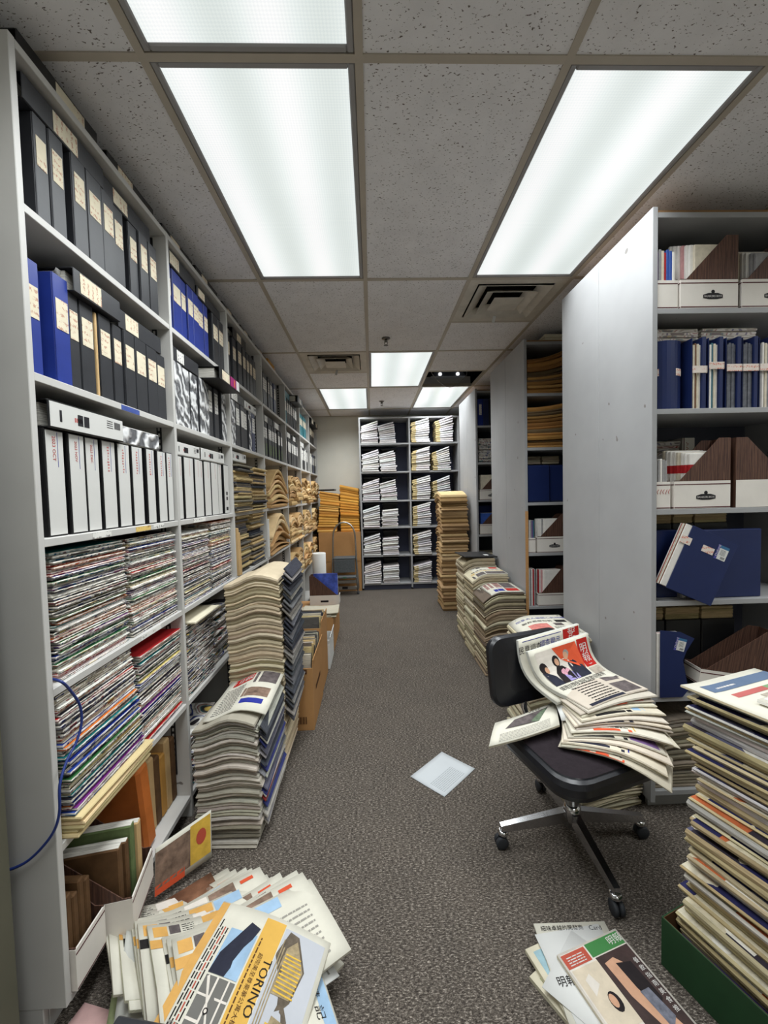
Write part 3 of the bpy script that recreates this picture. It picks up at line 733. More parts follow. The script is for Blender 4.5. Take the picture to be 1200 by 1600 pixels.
M_NEWS, M_NEWSV = m_news(), m_news('newsprint_edges_far', .55, False)
M_MAG, M_MAGV = m_mag('magazine_edges'), m_mag('magazine_edges_far', False)
M_TINT = m_tint('tinted_paper')

def slab_geo(w, d, t, nu, nv, zf, c):
    """bent slab with soft edges. Returns verts, faces, n_top_bottom_faces_first"""
    us = [-w / 2 + w * i / nu for i in range(nu + 1)]; vs_ = [-d / 2 + d * j / nv for j in range(nv + 1)]
    per = [(i, 0) for i in range(nu + 1)] + [(nu, j) for j in range(1, nv + 1)] + [(i, nv) for i in range(nu - 1, -1, -1)] + [(0, j) for j in range(nv - 1, 0, -1)]
    V = []; F = []; kx, ky = 1 - 2 * c / w, 1 - 2 * c / d
    for lay in (0, 1):
        for j in range(nv + 1):
            for i in range(nu + 1):
                u, v = us[i] * kx, vs_[j] * ky
                V.append((u, v, zf(us[i] / w + .5, vs_[j] / d + .5) + lay * t))
    n = (nu + 1) * (nv + 1)
    gi = lambda i, j, l: l * n + j * (nu + 1) + i
    top = []
    for j in range(nv):
        for i in range(nu):
            F.append((gi(i, j, 0), gi(i, j + 1, 0), gi(i + 1, j + 1, 0), gi(i + 1, j, 0)))
            F.append((gi(i, j, 1), gi(i + 1, j, 1), gi(i + 1, j + 1, 1), gi(i, j + 1, 1)))
    nflat = len(F)
    o = len(V)
    for (i, j) in per: V.append((us[i], vs_[j], zf(us[i] / w + .5, vs_[j] / d + .5) + t * .5))
    m = len(per)
    for k in range(m):
        k2 = (k + 1) % m
        F.append((gi(*per[k], 0), gi(*per[k2], 0), o + k2, o + k)); F.append((o + k, o + k2, gi(*per[k2], 1), gi(*per[k], 1)))
    return V, F, nflat
def slab_mesh(name, w, d, t, nu=1, nv=1, zf=None, c=.002, edge=None, face=None):
    V, F, nf = slab_geo(w, d, t, nu, nv, zf or (lambda u, v: 0.0), c)
    me = bpy.data.meshes.new(name); me.from_pydata(V, [], F)
    me.materials.append(edge); me.materials.append(face or edge)
    me.polygons.foreach_set('material_index', [1 if i < nf else 0 for i in range(len(F))])
    me.update(); return me
RND = random.Random(11)
def tint(base, j=.12):
    f = 1 + RND.uniform(-j, j); return tuple(min(1, max(0, c * f * (1 + RND.uniform(-.04, .04)))) for c in base[:3]) + (1,)

def stack(name, cat, label, group, cx, cy, z0, rz, w, d, n, H, edge, face, tints, zf=None, nu=1, nv=1, lean=None, jx=.006, jy=.006, jr=.02, amp=(0, 0), c=.002, tj=.25, wj=0.0, objs=None):
    """n separate things lying on one another; zf(u,v) is the common bend, amp its growth from bottom to top"""
    ts = [1 + RND.uniform(-tj, tj) for _ in range(n)]
    gap = .0004; s = (H - gap * n - (0 if zf is None else 0)) / sum(ts); z = z0 + gap
    out = []
    for k in range(n):
        t = ts[k] * s; q = k / max(1, n - 1)
        a = amp[0] + (amp[1] - amp[0]) * q
        f = (lambda u, v, a=a: a * zf(u, v)) if zf else None
        ww = w * (1 + RND.uniform(-wj, 0)); dd = d * (1 + RND.uniform(-wj, 0))
        me = slab_mesh(name, ww, dd, t, nu, nv, f, min(c, t * .45), edge, face)
        lx, ly = lean(q) if lean else (0, 0)
        ox, oy = lx + RND.uniform(-jx, jx), ly + RND.uniform(-jy, jy)
        cr, sr = math.cos(rz), math.sin(rz)
        o = obj(name, me, None, (cx + ox * cr - oy * sr, cy + ox * sr + oy * cr, z), (0, 0, rz + RND.uniform(-jr, jr)))
        o.color = tint(RND.choice(tints)); out.append(o)
        lab = label
        if '#' in lab:
            if k == n - 1: lab = lab.replace('#', 'topmost')
            elif k == 0: lab = lab.replace('#', 'bottommost')
            elif k >= n / 2: lab = lab.replace('#', nth(n - k) + ' from top')
            else: lab = lab.replace('#', nth(k + 1) + ' from bottom')
        tag(o, lab, cat, group)
        z += t + gap
    return out
def nth(k): return str(k) + ('th' if 10 <= k % 100 <= 20 else {1: 'st', 2: 'nd', 3: 'rd'}.get(k % 10, 'th'))

class Stuff:
    """many pieces joined into one object"""
    def __init__(self): self.V = []; self.F = []; self.C = []
    def add(self, w, d, t, M, col, zf=None, nu=1, nv=1, c=.002):
        V, F, nf = slab_geo(w, d, t, nu, nv, zf or (lambda u, v: 0.0), min(c, t * .45)); o = len(self.V)
        self.V += [tuple(M @ Vector(p)) for p in V]; self.F += [tuple(i + o for i in f) for f in F]; self.C += [col] * len(F)
    def stack(self, cx, cy, z0, rz, w, d, n, H, tints, zf=None, nu=1, lean=None, jx=.006, jy=.006, amp=(0, 0), tj=.3):
        ts = [1 + RND.uniform(-tj, tj) for _ in range(n)]; s = H / sum(ts); z = z0 + .001
        for k in range(n):
            q = k / max(1, n - 1); t = ts[k] * s; a = amp[0] + (amp[1] - amp[0]) * q
            lx, ly = lean(q) if lean else (0, 0)
            M = Matrix.Translation((cx + lx + RND.uniform(-jx, jx), cy + ly + RND.uniform(-jy, jy), z)) @ Matrix.Rotation(rz + RND.uniform(-.02, .02), 4, 'Z')
            self.add(w, d, t - .0004, M, tint(RND.choice(tints)), (lambda u, v, a=a: a * zf(u, v)) if zf else None, nu); z += t
    def build(self, name, m, label, cat):
        me = bpy.data.meshes.new(name); me.from_pydata(self.V, [], self.F); me.materials.append(m)
        ca = me.color_attributes.new('tint', 'FLOAT_COLOR', 'CORNER'); fl = []
        for f, c in zip(self.F, self.C): fl += list(c) * len(f)
        ca.data.foreach_set('color', fl); me.update()
        return tag(obj(name, me), label, cat, kind='stuff')

T_MAG = [rgb(236, 234, 228), rgb(40, 38, 46), rgb(190, 44, 48), rgb(34, 52, 134), rgb(24, 120, 124), rgb(200, 186, 160), rgb(226, 224, 218), rgb(110, 46, 120), rgb(50, 46, 52), rgb(90, 84, 80), rgb(206, 110, 44), rgb(50, 104, 60), rgb(44, 70, 150), rgb(30, 30, 36), rgb(220, 200, 120)]
T_NEWS = [rgb(200, 192, 172), rgb(188, 180, 160), rgb(176, 168, 152), rgb(206, 198, 180), rgb(162, 154, 138)]
T_NEWSG = [rgb(176, 170, 156), rgb(160, 154, 142), rgb(186, 180, 168), rgb(142, 136, 126), rgb(196, 190, 178)]
T_KRAFT = [rgb(206, 174, 126), rgb(192, 158, 110), rgb(214, 186, 142), rgb(182, 146, 100)]
T_AMBER = [rgb(204, 152, 78), rgb(196, 142, 66), rgb(212, 164, 92)]

# --- magazines on the left shelving (individuals: nearest two bays)
def magstack(y0, y1, row, n, H, label, lean=None, z0=None, x1=FX - .016, dep=.26, **kw):
    stack('magazine', 'magazine', label, 'magazines stacked on the left shelving', x1 - dep / 2, (y0 + y1) / 2, (ZB[row] if z0 is None else z0), 0, dep, y1 - y0, n, H, M_MAG, M_TINT, T_MAG, lean=lean, jx=.007, jy=.006, jr=.012, wj=.03, **kw)
magstack(1.125, 1.455, 2, 50, .352, '# magazine, left stack on the fourth shelf down, nearest bay')
magstack(1.475, 1.815, 2, 48, .352, '# magazine, right stack on the fourth shelf down, nearest bay')
magstack(1.488, 1.815, 1, 46, .34, '# magazine, right stack on the fifth shelf down, nearest bay', lean=lambda q: (.0, -.0 + .01 * q))
magstack(1.105, 1.455, 1, 40, .33, '# magazine in the low left stack behind the blue cable', z0=ZB[1] + .06, x1=FX + .02, lean=lambda q: (-.03 * q, .0))
stack('paper_folder', 'folder', '# tan folder under the magazines behind the blue cable', 'tan folders under magazines', FX - .115, 1.285, ZB[1], 0, .30, .36, 6, .058, M_TINT, M_TINT, [rgb(216, 196, 150), rgb(206, 184, 140)], jx=.012, jr=.02)
magstack(1.875, 2.185, 2, 48, .33, '# magazine, left stack on the fourth shelf down, second bay')
magstack(2.215, 2.52, 2, 44, .36, '# magazine, right stack on the fourth shelf down, second bay')
mags = Stuff()
mags.stack(FX - .15, 2.04, ZB[1], 0, .27, .32, 50, .33, T_MAG)
mags.stack(FX - .16, 2.36, ZB[1], 0, .25, .27, 26, .3, T_MAG, jx=.02, jy=.02)
mags.stack(FX - .15, 2.02, ZB[0], 0, .27, .3, 34, .25, T_MAG, jx=.012)
mags.build('magazine_pile', M_MAGV, 'darker packed magazines low in the second bay behind the newspaper towers', 'magazines')
b = MB(); b.cbox((FX - .16, 1.90, ZB[1] + .333), (FX + .02, 2.2, ZB[1] + .343), M_CREAM, .002); tag(b.build('paper_folder'), 'cream folder lying on the magazines just behind the near newspaper tower', 'folder')

# --- old newspapers in the third bay and in the cartons
news = Stuff()
T_OLD = [rgb(196, 172, 124), rgb(176, 156, 116), rgb(96, 92, 88), rgb(206, 184, 138), rgb(120, 112, 100), rgb(186, 164, 120), rgb(70, 72, 80)]
for (yy, dd) in ((2.72, .30), (3.07, .34)):
    news.stack(FX - .13, yy, ZB[3], 0, .30, dd, 26, .3, T_OLD, jx=.02, jy=.015)
    news.stack(FX - .15, yy + .03, ZB[2], 0, .27, dd - .04, 28, .37, T_OLD, jx=.02, jy=.012)
    news.stack(FX - .15, yy + .03, ZB[1], 0, .27, dd - .04, 26, .33, T_OLD, jx=.02, jy=.012)
    news.stack(FX - .15, yy + .03, ZB[0], 0, .27, dd - .04, 22, .3, T_OLD, jx=.02, jy=.012)
e = empty('ring_binder', (FX - .02, 2.6, ZB[3] + .3215), (-PI / 2 + .0, 0, 0)); tag(e, 'white binder lying on the old newspapers in the third bay', 'binder'); e.location.z += .035
binder_parts(e, .06, .30, .27, M_SPINEW, 'white'); spine_print(e, .06, .3)
for k, (yy, tilt_) in enumerate(((2.595, .05), (2.625, .07))):
    b = MB(); b.cbox((FX - .24, -.007, 0), (FX + .012, .007, .3 - .03 * k), M_KRAFT, .003); o = b.build('paper_folder', None, (0, yy, ZB[2] + .0005), (tilt_, 0, 0)); tag(o, ['taller', 'shorter'][k] + ' tan folder standing at the near side of the third bay', 'folder')

# --- kraft envelopes in the fourth to seventh bays
def arch(u, v): return math.sin(PI * min(1, max(0, u))) ** 1.2
def archv(u, v): return math.sin(PI * v) ** 1.1
def envs(bay, row, y0, y1, n, H, amp, where, gap=.0):
    cy = (y0 + y1) / 2
    stack('kraft_envelope', 'envelope', f'# kraft envelope, {where}', 'kraft envelopes on the left shelving', FX - .13, cy, ZB[row], 0, .28, y1 - y0, n, H, M_TINT, M_TINT, T_KRAFT, zf=archv, nu=1, nv=6, amp=amp, jx=.02, jy=.01, jr=.03, c=.004, tj=.5)
envs(3, 3, 3.40, 4.14, 8, .19, (.0, .15), 'arched stack, third shelf down, fourth bay')
envs(3, 2, 3.40, 4.14, 7, .17, (.01, .17), 'strongly arched stack, fourth shelf down, fourth bay')
b = MB(); b.cbox((FX - .25, 3.345, ZB[2] + .0005), (FX + .01, 3.36, ZB[2] + .31), M_WHITE, .002); tag(b.build('paper_folder'), 'white folder standing at the near side of the fourth bay', 'folder')
for bay, (ya, yb) in ((4, (4.24, 4.98)), (5, (5.07, 5.74)), (6, (5.83, 6.52))):
    for row, rn in ((3, 'third'), (2, 'fourth'), (1, 'fifth')):
        ym = (ya + yb) / 2
        for s, (a, c_) in enumerate(((ya, ym - .005), (ym + .005, yb))):
            envs(bay, row, a, c_, 9, .24 + .03 * RND.random(), (.0, .05), f'{["near", "far"][s]} stack, {rn} shelf down, {BAYN[bay]}')

# --- white case files on the back shelving
T_FILE = [rgb(236, 234, 236), rgb(228, 226, 230), rgb(240, 239, 238), rgb(222, 216, 214)]
M_CLIP = mat('buff_tab', rgb(196, 176, 128), .7, .2, var=.1, scale=40)
def file_mesh(w, d, t, buff, slope):
    V, F, nf = slab_geo(w, d, t, 4, 1, lambda u, v: slope * u, min(.004, t * .4))
    me = bpy.data.meshes.new('case_file'); me.from_pydata(V, [], F); me.materials.append(M_NEWS); me.materials.append(M_TINT); me.materials.append(M_CLIP)
    mi = [1 if i < nf else 0 for i in range(len(F))]
    for i in range(nf, len(F)):
        if buff and sum(V[j][0] for j in F[i]) / len(F[i]) < -w / 2 + buff: mi[i] = 2
    me.polygons.foreach_set('material_index', mi); me.update(); return me
def files(bx, row, n, H, w, col, rown, buff=0.0, lean=0.0, slope=.06):
    z = ZB[row] + .001
    for k in range(n):
        t = H / n; q = k / (n - 1)
        sl = slope * q
        me = file_mesh(w * (1 + RND.uniform(-.05, .02)), .3, t * .86, buff, sl)
        o = obj('case_file', me, None, (bx + lean * q + RND.uniform(-.008, .008), BY + .145 + RND.uniform(-.012, .012), z), (0, 0, RND.uniform(-.03, .03)))
        o.color = tint(RND.choice(T_FILE), .05); tag(o, f'{"topmost" if k == n - 1 else nth(k + 1) + " from bottom"} white case file, {col} stack, {rown}, back shelving', 'file', 'white case files on the back shelving'); z += t
RW = ['bottom shelf', 'fifth shelf down', 'fourth shelf down', 'third shelf down', 'second shelf down', 'top shelf']
for row in range(6):
    files(-.01, row, 10, .255, .25, 'leftmost', RW[row], slope=.075, lean=.0)
    files(.262, row, 10, .25, .24, 'second', RW[row], slope=.06 if row in (3, 4, 5) else .02, lean=-.03 if row > 2 else 0)
    files(.735, row, 11, .29 if row > 0 else .24, .27, 'third', RW[row], buff=.08, slope=.07)
for row in (3, 4, 5):
    files(1.05 + (.04 if row == 5 else 0), row, 11, .30 if row == 5 else .26, .26, 'rightmost', RW[row], buff=.08, slope=.09, lean=-.02 if row < 5 else .0)
# dark ledgers lying behind and above the files
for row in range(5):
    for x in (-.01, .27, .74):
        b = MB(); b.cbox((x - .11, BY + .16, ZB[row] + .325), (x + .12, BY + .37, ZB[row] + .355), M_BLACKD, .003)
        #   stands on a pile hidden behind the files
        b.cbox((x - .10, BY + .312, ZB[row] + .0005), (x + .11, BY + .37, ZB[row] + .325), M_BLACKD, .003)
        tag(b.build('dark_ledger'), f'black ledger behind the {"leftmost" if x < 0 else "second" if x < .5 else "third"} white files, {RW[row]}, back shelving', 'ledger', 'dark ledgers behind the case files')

# --- kraft envelope tower before the back shelving, amber folders in the corner
def fold(u, v): return max(0, .25 - u) * 4 * -1 + 0
def tower_zf(u, v): return (-.06 * max(0, .3 - u) / .3 if u < .3 else 0) + .012 * math.sin(3 * v)
def vfold(u, v): return -.5 * abs(v - .45) if True else 0
stack('kraft_envelope', 'envelope', '# kraft envelope in the tall floor tower before the back shelving', 'kraft envelopes in the floor tower', .985, 5.12, 0.0, 0, .33, .42, 34, 1.40, M_TINT, M_TINT, [rgb(176, 146, 106), rgb(160, 130, 92), rgb(146, 118, 82), rgb(188, 160, 120)],
      zf=lambda u, v: 1 - abs(2 * v - 1) ** 1.5, nu=1, nv=6, amp=(.01, .045), jx=.012, jy=.015, jr=.03, c=.012, tj=.4)
# ------------------------------------------------------------------ magazine file boxes
M_BOXW = mat('white_boxboard', rgb(222, 216, 208), .65, .2, var=.04, scale=10)
M_STRIPE = mat('maroon_stripe', rgb(84, 40, 44), .65, .2, var=.05)
M_LOGO = mat('logo_black', rgb(34, 32, 34), .6, .2, var=.05)
M_LOGOW = mat('logo_white', rgb(206, 202, 198), .6, .2, var=.03)
def put_text(b, s, size, o, ex, ey, m, align='CENTER'):
    vs, fs = text_geo(s, size, align); o, ex, ey = Vector(o), Vector(ex), Vector(ey)
    b.add([o + ex * x + ey * y for x, y, z in vs], fs, m)
def file_box(loc, rz, label, L=.25, W=.10, H=.30, band=.118, logo=True, scrawl=False, tilt=(0, 0), grp='magazine file boxes'):
    """low front at x=0, tall back at x=L; the side y=-W/2 carries the emblem"""
    e = empty('file_box', loc, (tilt[0], tilt[1], rz)); tag(e, label, 'file box', grp)
    t = .003
    prof = [(0, 0), (L, 0), (L, H), (L - .05, H), (.025, band + .004), (0, band + .004)]
    for s in (-1, 1):
        b = MB(); y = s * (W / 2 - t / 2); b.prism(prof, 'y', y - t / 2, y + t / 2, M_WOODG); b.build('side_panel', e)
    b = MB(); b.box((L - t, -W / 2 + t, 0), (L, W / 2 - t, H), M_WOODG); b.build('back_panel', e)
    b = MB(); b.box((0, -W / 2 + t, 0), (L - t, W / 2 - t, t), M_WOODG); b.build('bottom_panel', e)
    b = MB(); c = .0012
    b.box((-c, -W / 2 - c, .0015), (L, -W / 2 - .0002, band), M_BOXW); b.box((-c, W / 2 + .0002, .0015), (L, W / 2 + c, band), M_BOXW); b.box((-c - .0002, -W / 2 - .0002, .0015), (t, W / 2 + .0002, band), M_BOXW)
    band_o = b.build('base_band', e)
    b = MB()
    for z in (.004, band - .016):
        b.box((0, -W / 2 - c - .0006, z), (L, -W / 2 - c - .0001, z + .004), M_STRIPE); b.box((-c - .0009, -W / 2, z), (-c - .0003, W / 2, z + .004), M_STRIPE)
    b.build('stripe', band_o)
    if logo:
        b = MB(); cx, cz = L * .56, band * .42; y = -W / 2 - c - .0006
        ell = [(cx - .042, cz - .008), (cx - .042, cz + .006), (cx - .02, cz + .0125), (cx + .02, cz + .0125), (cx + .042, cz + .006), (cx + .042, cz - .008), (cx + .018, cz - .0125), (cx - .018, cz - .0125)]
        b.prism(ell, 'y', y - .0004, y, M_LOGO)
        b.prism([(cx + .008 * math.cos(a), cz + .018 + .008 * math.sin(a)) for a in [2 * PI * i / 12 for i in range(12)]], 'y', y - .0003, y, M_LOGO)
        lg = b.build('emblem', band_o)
        b = MB(); put_text(b, 'BANKERS BOX', .0115, (cx, y - .0007, cz - .001), (1, 0, 0), (0, 0, 1), M_LOGOW); b.build('lettering', band_o)
    if scrawl:
        b = MB()
        for k in range(5): b.tube([(-.0022, -.03 + k * .012, .085), (-.0022, -.022 + k * .012, .075 - .008 * (k % 2)), (-.0022, -.026 + k * .012, .066)], .0009, M_RED, 4)
        b.build('handwriting', band_o)
    return e
M_GLOSS = [mat('cover_white', rgb(226, 222, 216), .45, .35, var=.08, scale=30), mat('cover_red', rgb(170, 40, 44), .4, .4, var=.2, scale=30), mat('cover_blue', rgb(52, 84, 160), .4, .4, var=.25, scale=30), mat('cover_purple', rgb(104, 74, 132), .4, .4, var=.25, scale=30),
           mat('cover_grey', rgb(150, 148, 148), .45, .35, var=.2, scale=30), mat('cover_cream', rgb(206, 196, 176), .5, .3, var=.15, scale=30), mat('cover_teal', rgb(60, 110, 124), .4, .4, var=.2, scale=30), mat('cover_brown', rgb(120, 84, 60), .5, .3, var=.2, scale=30), mat('cover_pink', rgb(200, 150, 150), .5, .3, var=.15, scale=30)]
NM = ['white', 'red', 'blue', 'purple', 'grey', 'cream', 'teal', 'brown', 'pink']
def upright_mags(loc, rz, along, n, th, hs, dep, cols, where, stagger=0.0, lean=0.0, grp='magazines standing in file boxes'):
    """n magazines standing side by side along local y; spine faces local -x"""
    R = Matrix.Rotation(rz, 4, 'Z'); out = []
    for k in range(n):
        h = hs(k) if callable(hs) else hs; ci = cols[k % len(cols)]
        b = MB(); b.cbox((0, -th * .46, 0), (dep, th * .46, h), M_GLOSS[ci], .0012)
        b.box((.004, -th * .3, h - .0005), (dep - .002, th * .3, h + .0003), M_PAGES)
        p = Matrix.Translation(loc) @ R @ Vector((RND.uniform(0, .004) + stagger * (n - 1 - k), along + (k - (n - 1) / 2) * th, 0))
        o = b.build('magazine', None, p, (0, lean, rz)); o.rotation_euler = (0, lean, rz)
        pos = 'leftmost' if k == n - 1 else 'rightmost' if k == 0 else nth(n - k) + ' from left'
        tag(o, f'{pos} {NM[ci]} magazine {where}', 'magazine', grp); out.append(o)
    return out

# left shelving, bottom shelf of the nearest bay: two boxes of old books
M_OLDBK = mat('old_book_brown', rgb(96, 70, 46), .7, .2, var=.25, scale=20); M_OLDGR = mat('old_book_green', rgb(96, 112, 72), .7, .2, var=.25, scale=16); M_ORBK = mat('orange_album', rgb(196, 110, 50), .6, .25, var=.15, scale=10)
z = ZB[0] + .0005
# box nearest the end panel (its low end faces the aisle) and a second one turned along the shelf
file_box((FX + .012, 1.15, z), PI, 'white and woodgrain file box hard against the near end panel, bottom shelf', L=.26, W=.12, H=.3, logo=False)
file_box((FX + .06, 1.33, z), PI + .2, 'wide white and woodgrain file box of old books, bottom shelf of the nearest bay', L=.28, W=.19, H=.31, band=.11, logo=False)
for k, (dx, w, h, m, nm) in enumerate(((-.07, .03, .25, M_OLDBK, 'brown'), (-.035, .024, .24, M_OLDBK, 'dark brown'), (-.004, .03, .27, M_OLDGR, 'green'), (.033, .028, .25, M_KRAFT, 'tan'))):
    b = MB(); b.cbox((-.22, -w / 2, 0), (-.012, w / 2, h), m, .004); b.box((-.216, -w * .36, h - .001), (-.014, w * .36, h + .0006), M_PAGES)
    o = b.build('old_book', None, (FX + .045 + .02 * dx, 1.34 + dx * .98, z + .0035), (0, 0, .2)); tag(o, f'{nm} old book standing in the wide file box on the bottom left shelf', 'book', 'old books on the bottom left shelf')
for k in range(4):
    b = MB(); b.cbox((-.22, -.011, 0), (-.012, .011, .25 - .02 * (k % 2)), M_OLDBK, .004)
    o = b.build('old_book', None, (FX - .002, 1.112 + k * .0245, z + .0035)); tag(o, f'{nth(k + 1)} worn brown book from the end panel in the bottom shelf file box', 'book', 'old books on the bottom left shelf')
b = MB(); b.cbox((-.3, -.035, 0), (0, .035, .34), M_ORBK, .012)
o = b.build('album', None, (FX - .03, 1.56, z + .005), (.12, 0, 0)); tag(o, 'thick orange album leaning beside the wide file box, bottom left shelf', 'album')
for k in range(5):
    b = MB(); b.cbox((-.3, -.022, 0), (0, .022, .3 - .02 * (k % 3)), [M_KRAFT, M_OLDBK, M_AMBER, M_KRAFT, M_OLDBK][k], .006)
    o = b.build('old_book', None, (FX - .06, 1.63 + k * .044, z + .0008), (.02, 0, 0)); tag(o, f'{nth(k + 1)} old album right of the orange one on the bottom left shelf', 'book', 'old books on the bottom left shelf')

# ------------------------------------------------------------------ nearest right unit (front face at Y=1.72)
Y1 = U[0][0]
z = ZB[5] + .0005
file_box((1.256, Y1 + .012, z), PI / 2, 'white fronted file box end-on at the left of the top right shelf', L=.26, W=.09, logo=False)
upright_mags((1.256, Y1 + .02, z + .0035), PI / 2, 0, 7, .0115, lambda k: .235 + .006 * (k % 3), .215, [0, 2, 2, 1, 5, 4, 3], 'in the end-on box, top right shelf')
file_box((1.312, Y1 + .058, z), 0, 'file box with slanted woodgrain side and emblem, top right shelf', L=.245)
upright_mags((1.322, Y1 + .058, z + .0035), 0, 0, 7, .0125, lambda k: .262 + .006 * k, .165, [5, 0, 0, 8, 0, 0, 0], 'in the emblem box, top right shelf', stagger=.0085)
file_box((1.575, Y1 + .058, z), 0, 'file box at the right edge of the top right shelf', L=.245, scrawl=True)
upright_mags((1.585, Y1 + .058, z + .0035), 0, 0, 7, .0125, lambda k: .225 + .008 * k, .165, [4, 4, 0, 0, 5, 0, 0], 'in the right edge box, top right shelf', stagger=.0085)
file_box((1.84, Y1 + .058, z), 0, 'file box beyond the right edge, top right shelf', L=.12, W=.1)

# second shelf: navy folders bulging with magazines, each tied with a printed paper band
z = ZB[4] + .0005
b = MB()
pts = [(.075 * math.cos(a), .06 * math.sin(a)) for a in [PI * (1 + i / 14) for i in range(15)]]
outer = [(x * 1.0, y) for x, y in pts]; inner = [(x * .95, y * .95) for x, y in reversed(pts)]
b.prism(outer + inner, 'z', 0, .292, M_NAVY)
e = empty('card_folder', (1.285, Y1 + .085, z)); tag(e, 'navy card folder with rounded bulging cover at the left, second right shelf', 'folder', 'navy card folders')
b.build('cover', e)
M_BAND = m_scribble('printed_paper_band', rgb(228, 216, 206), rgb(208, 84, 40), 90)
for a0, a1 in ((1.16, 1.3), (1.60, 1.78)):
    b = MB(); ps = [(.0765 * math.cos(PI * (a0 + (a1 - a0) * i / 5)), .0615 * math.sin(PI * (a0 + (a1 - a0) * i / 5))) for i in range(6)]
    b.prism(ps + [(x * .985, y * .985) for x, y in reversed(ps)], 'z', .145, .175, M_BAND); b.build('paper_label', e)
def tied_folder(x0, w, cols, lab, pz=.155, film=False):
    e = empty('card_folder', (x0, Y1 + .02, z)); tag(e, lab, 'folder', 'navy card folders')
    b = MB(); b.cbox((-.006, 0, 0), (-.003, .25, .298), M_NAVY, .001); b.cbox((w, -.004, 0), (w + .018, .25, .302), M_NAVY, .002); b.build('cover', e)
    n = max(4, int(w / .009)); th = w / n
    for k in range(n):
        b = MB(); b.cbox((k * th + .0003, .002 + .003 * (k % 2), .001), ((k + 1) * th - .0006, .23, .27 + .004 * ((k * 5) % 3)), M_FILM2 if film else M_GLOSS[cols[k % len(cols)]], .001)
        b.build('magazine_spine', e)
    b = MB(); zz = pz
    b.box((-.008, -.0075, zz), (w + .016, -.0062, zz + .03), M_BAND); b.box((w + .0185, -.0075, zz), (w + .0195, .02, zz + .03), M_BAND); b.build('paper_band', e)
M_FILM2 = mat('grey_film', rgb(92, 94, 102), .2, .6, var=.3, scale=40)
tied_folder(1.378, .036, [5, 7, 5, 0, 8, 0], 'navy tied folder of brown and white magazines, second right shelf', .15)
tied_folder(1.45, .038, [0, 6, 5, 0, 0, 8], 'navy tied folder of white magazines, second right shelf', .165)
tied_folder(1.527, .04, [4, 4, 6], 'navy tied folder of grey film magazines, second right shelf', .155, True)
tied_folder(1.598, .042, [4, 4, 0], 'navy tied folder at the right edge, second right shelf', .155, True)
tied_folder(1.672, .042, [4, 0, 5], 'navy tied folder beyond the right edge, second right shelf', .155)
# magazines lying on the hidden rear row
for s, (xa, xb) in enumerate(((1.215, 1.44), (1.445, 1.70))):
    b = MB(); b.cbox((xa, Y1 + .285, z), (xb, Y1 + .385, z + .303), M_NAVY, .003); tag(b.build('card_folder'), f'dark navy folder block behind the {"left" if s == 0 else "right"} tied folders, second right shelf', 'folder', 'navy card folders')
    stack('magazine', 'magazine', f'# flat {"left" if s == 0 else "right"} magazine, back of the second right shelf', 'magazines lying flat on the right shelving', (xa + xb) / 2, Y1 + .20, z + .3035, 0, xb - xa - .01, .27, 4, .05, M_MAG, M_TINT, [rgb(206, 190, 186), rgb(190, 176, 172)], jx=.003, jy=.004, jr=.005)

# third shelf
z = ZB[3] + .0005
file_box((1.243, Y1 + .012, z), PI / 2, 'white fronted file box end-on at the left, third right shelf', L=.26, W=.062, logo=False, scrawl=True)
upright_mags((1.243, Y1 + .02, z + .0035), PI / 2, 0, 5, .0105, lambda k: .205 + .004 * (k % 3), .215, [4, 4, 0, 4, 4], 'in the end-on box, third right shelf')
file_box((1.29, Y1 + .058, z), 0, 'file box with torn woodgrain edge and emblem, third right shelf', L=.245, scrawl=True)
ms = upright_mags((1.3, Y1 + .058, z + .0035), 0, 0, 8, .011, lambda k: .232 + .003 * k, .165, [0, 0, 0, 5, 0, 0, 0, 5], 'with red band, third right shelf', stagger=.0085)
for o in ms:
    b = MB(); b.box((-.0008, -.0052, .15), (.165, .0053, .185), M_GLOSS[1]); b.build('red_band', o)
file_box((1.69 + .12, Y1 + .058, z), PI, 'woodgrain file box turned its tall back to the left, third right shelf', L=.25, logo=False)
ms = upright_mags((1.82, Y1 + .058, z + .0035), 0, 0, 6, .0125, .25, .06, [0, 0, 0, 0, 5, 0], 'in the turned woodgrain box, third right shelf')
for s, (xa, xb) in enumerate(((1.215, 1.33), (1.40, 1.53))):
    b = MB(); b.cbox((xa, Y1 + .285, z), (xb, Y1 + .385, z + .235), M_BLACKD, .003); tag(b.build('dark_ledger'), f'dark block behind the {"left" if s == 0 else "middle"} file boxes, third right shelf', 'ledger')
    stack('magazine', 'magazine', f'# flat {"left" if s == 0 else "middle"} magazine, back of the third right shelf', 'magazines lying flat on the right shelving', (xa + xb) / 2, Y1 + .335, z + .235, 0, xb - xa - .008, .09, 5, .085, M_MAG, M_TINT, [rgb(206, 190, 186), rgb(170, 80, 76), rgb(190, 176, 172)], jx=.003, jy=.004, jr=.005)
for s, xa in enumerate((1.335, 1.535)):
    b = MB(); b.cbox((xa, Y1 + .282, z), (xa + .062, Y1 + .386, z + .335), M_BOXW, .002); o = b.build('file_box'); tag(o, f'{"left" if s == 0 else "right"} white box end with red handwriting at the back, third right shelf', 'file box')
    b = MB(); b.box((xa + .005, Y1 + .281, z + .2), (xa + .009, Y1 + .2818, z + .335), M_STRIPE); b.build('stripe', o)
    b = MB()
    for k in range(4): b.tube([(xa + .018, Y1 + .2814, z + .312 - k * .022), (xa + .03, Y1 + .2814, z + .304 - k * .022), (xa + .02, Y1 + .2814, z + .298 - k * .022)], .0012, M_RED, 4)
    b.build('handwriting', o)

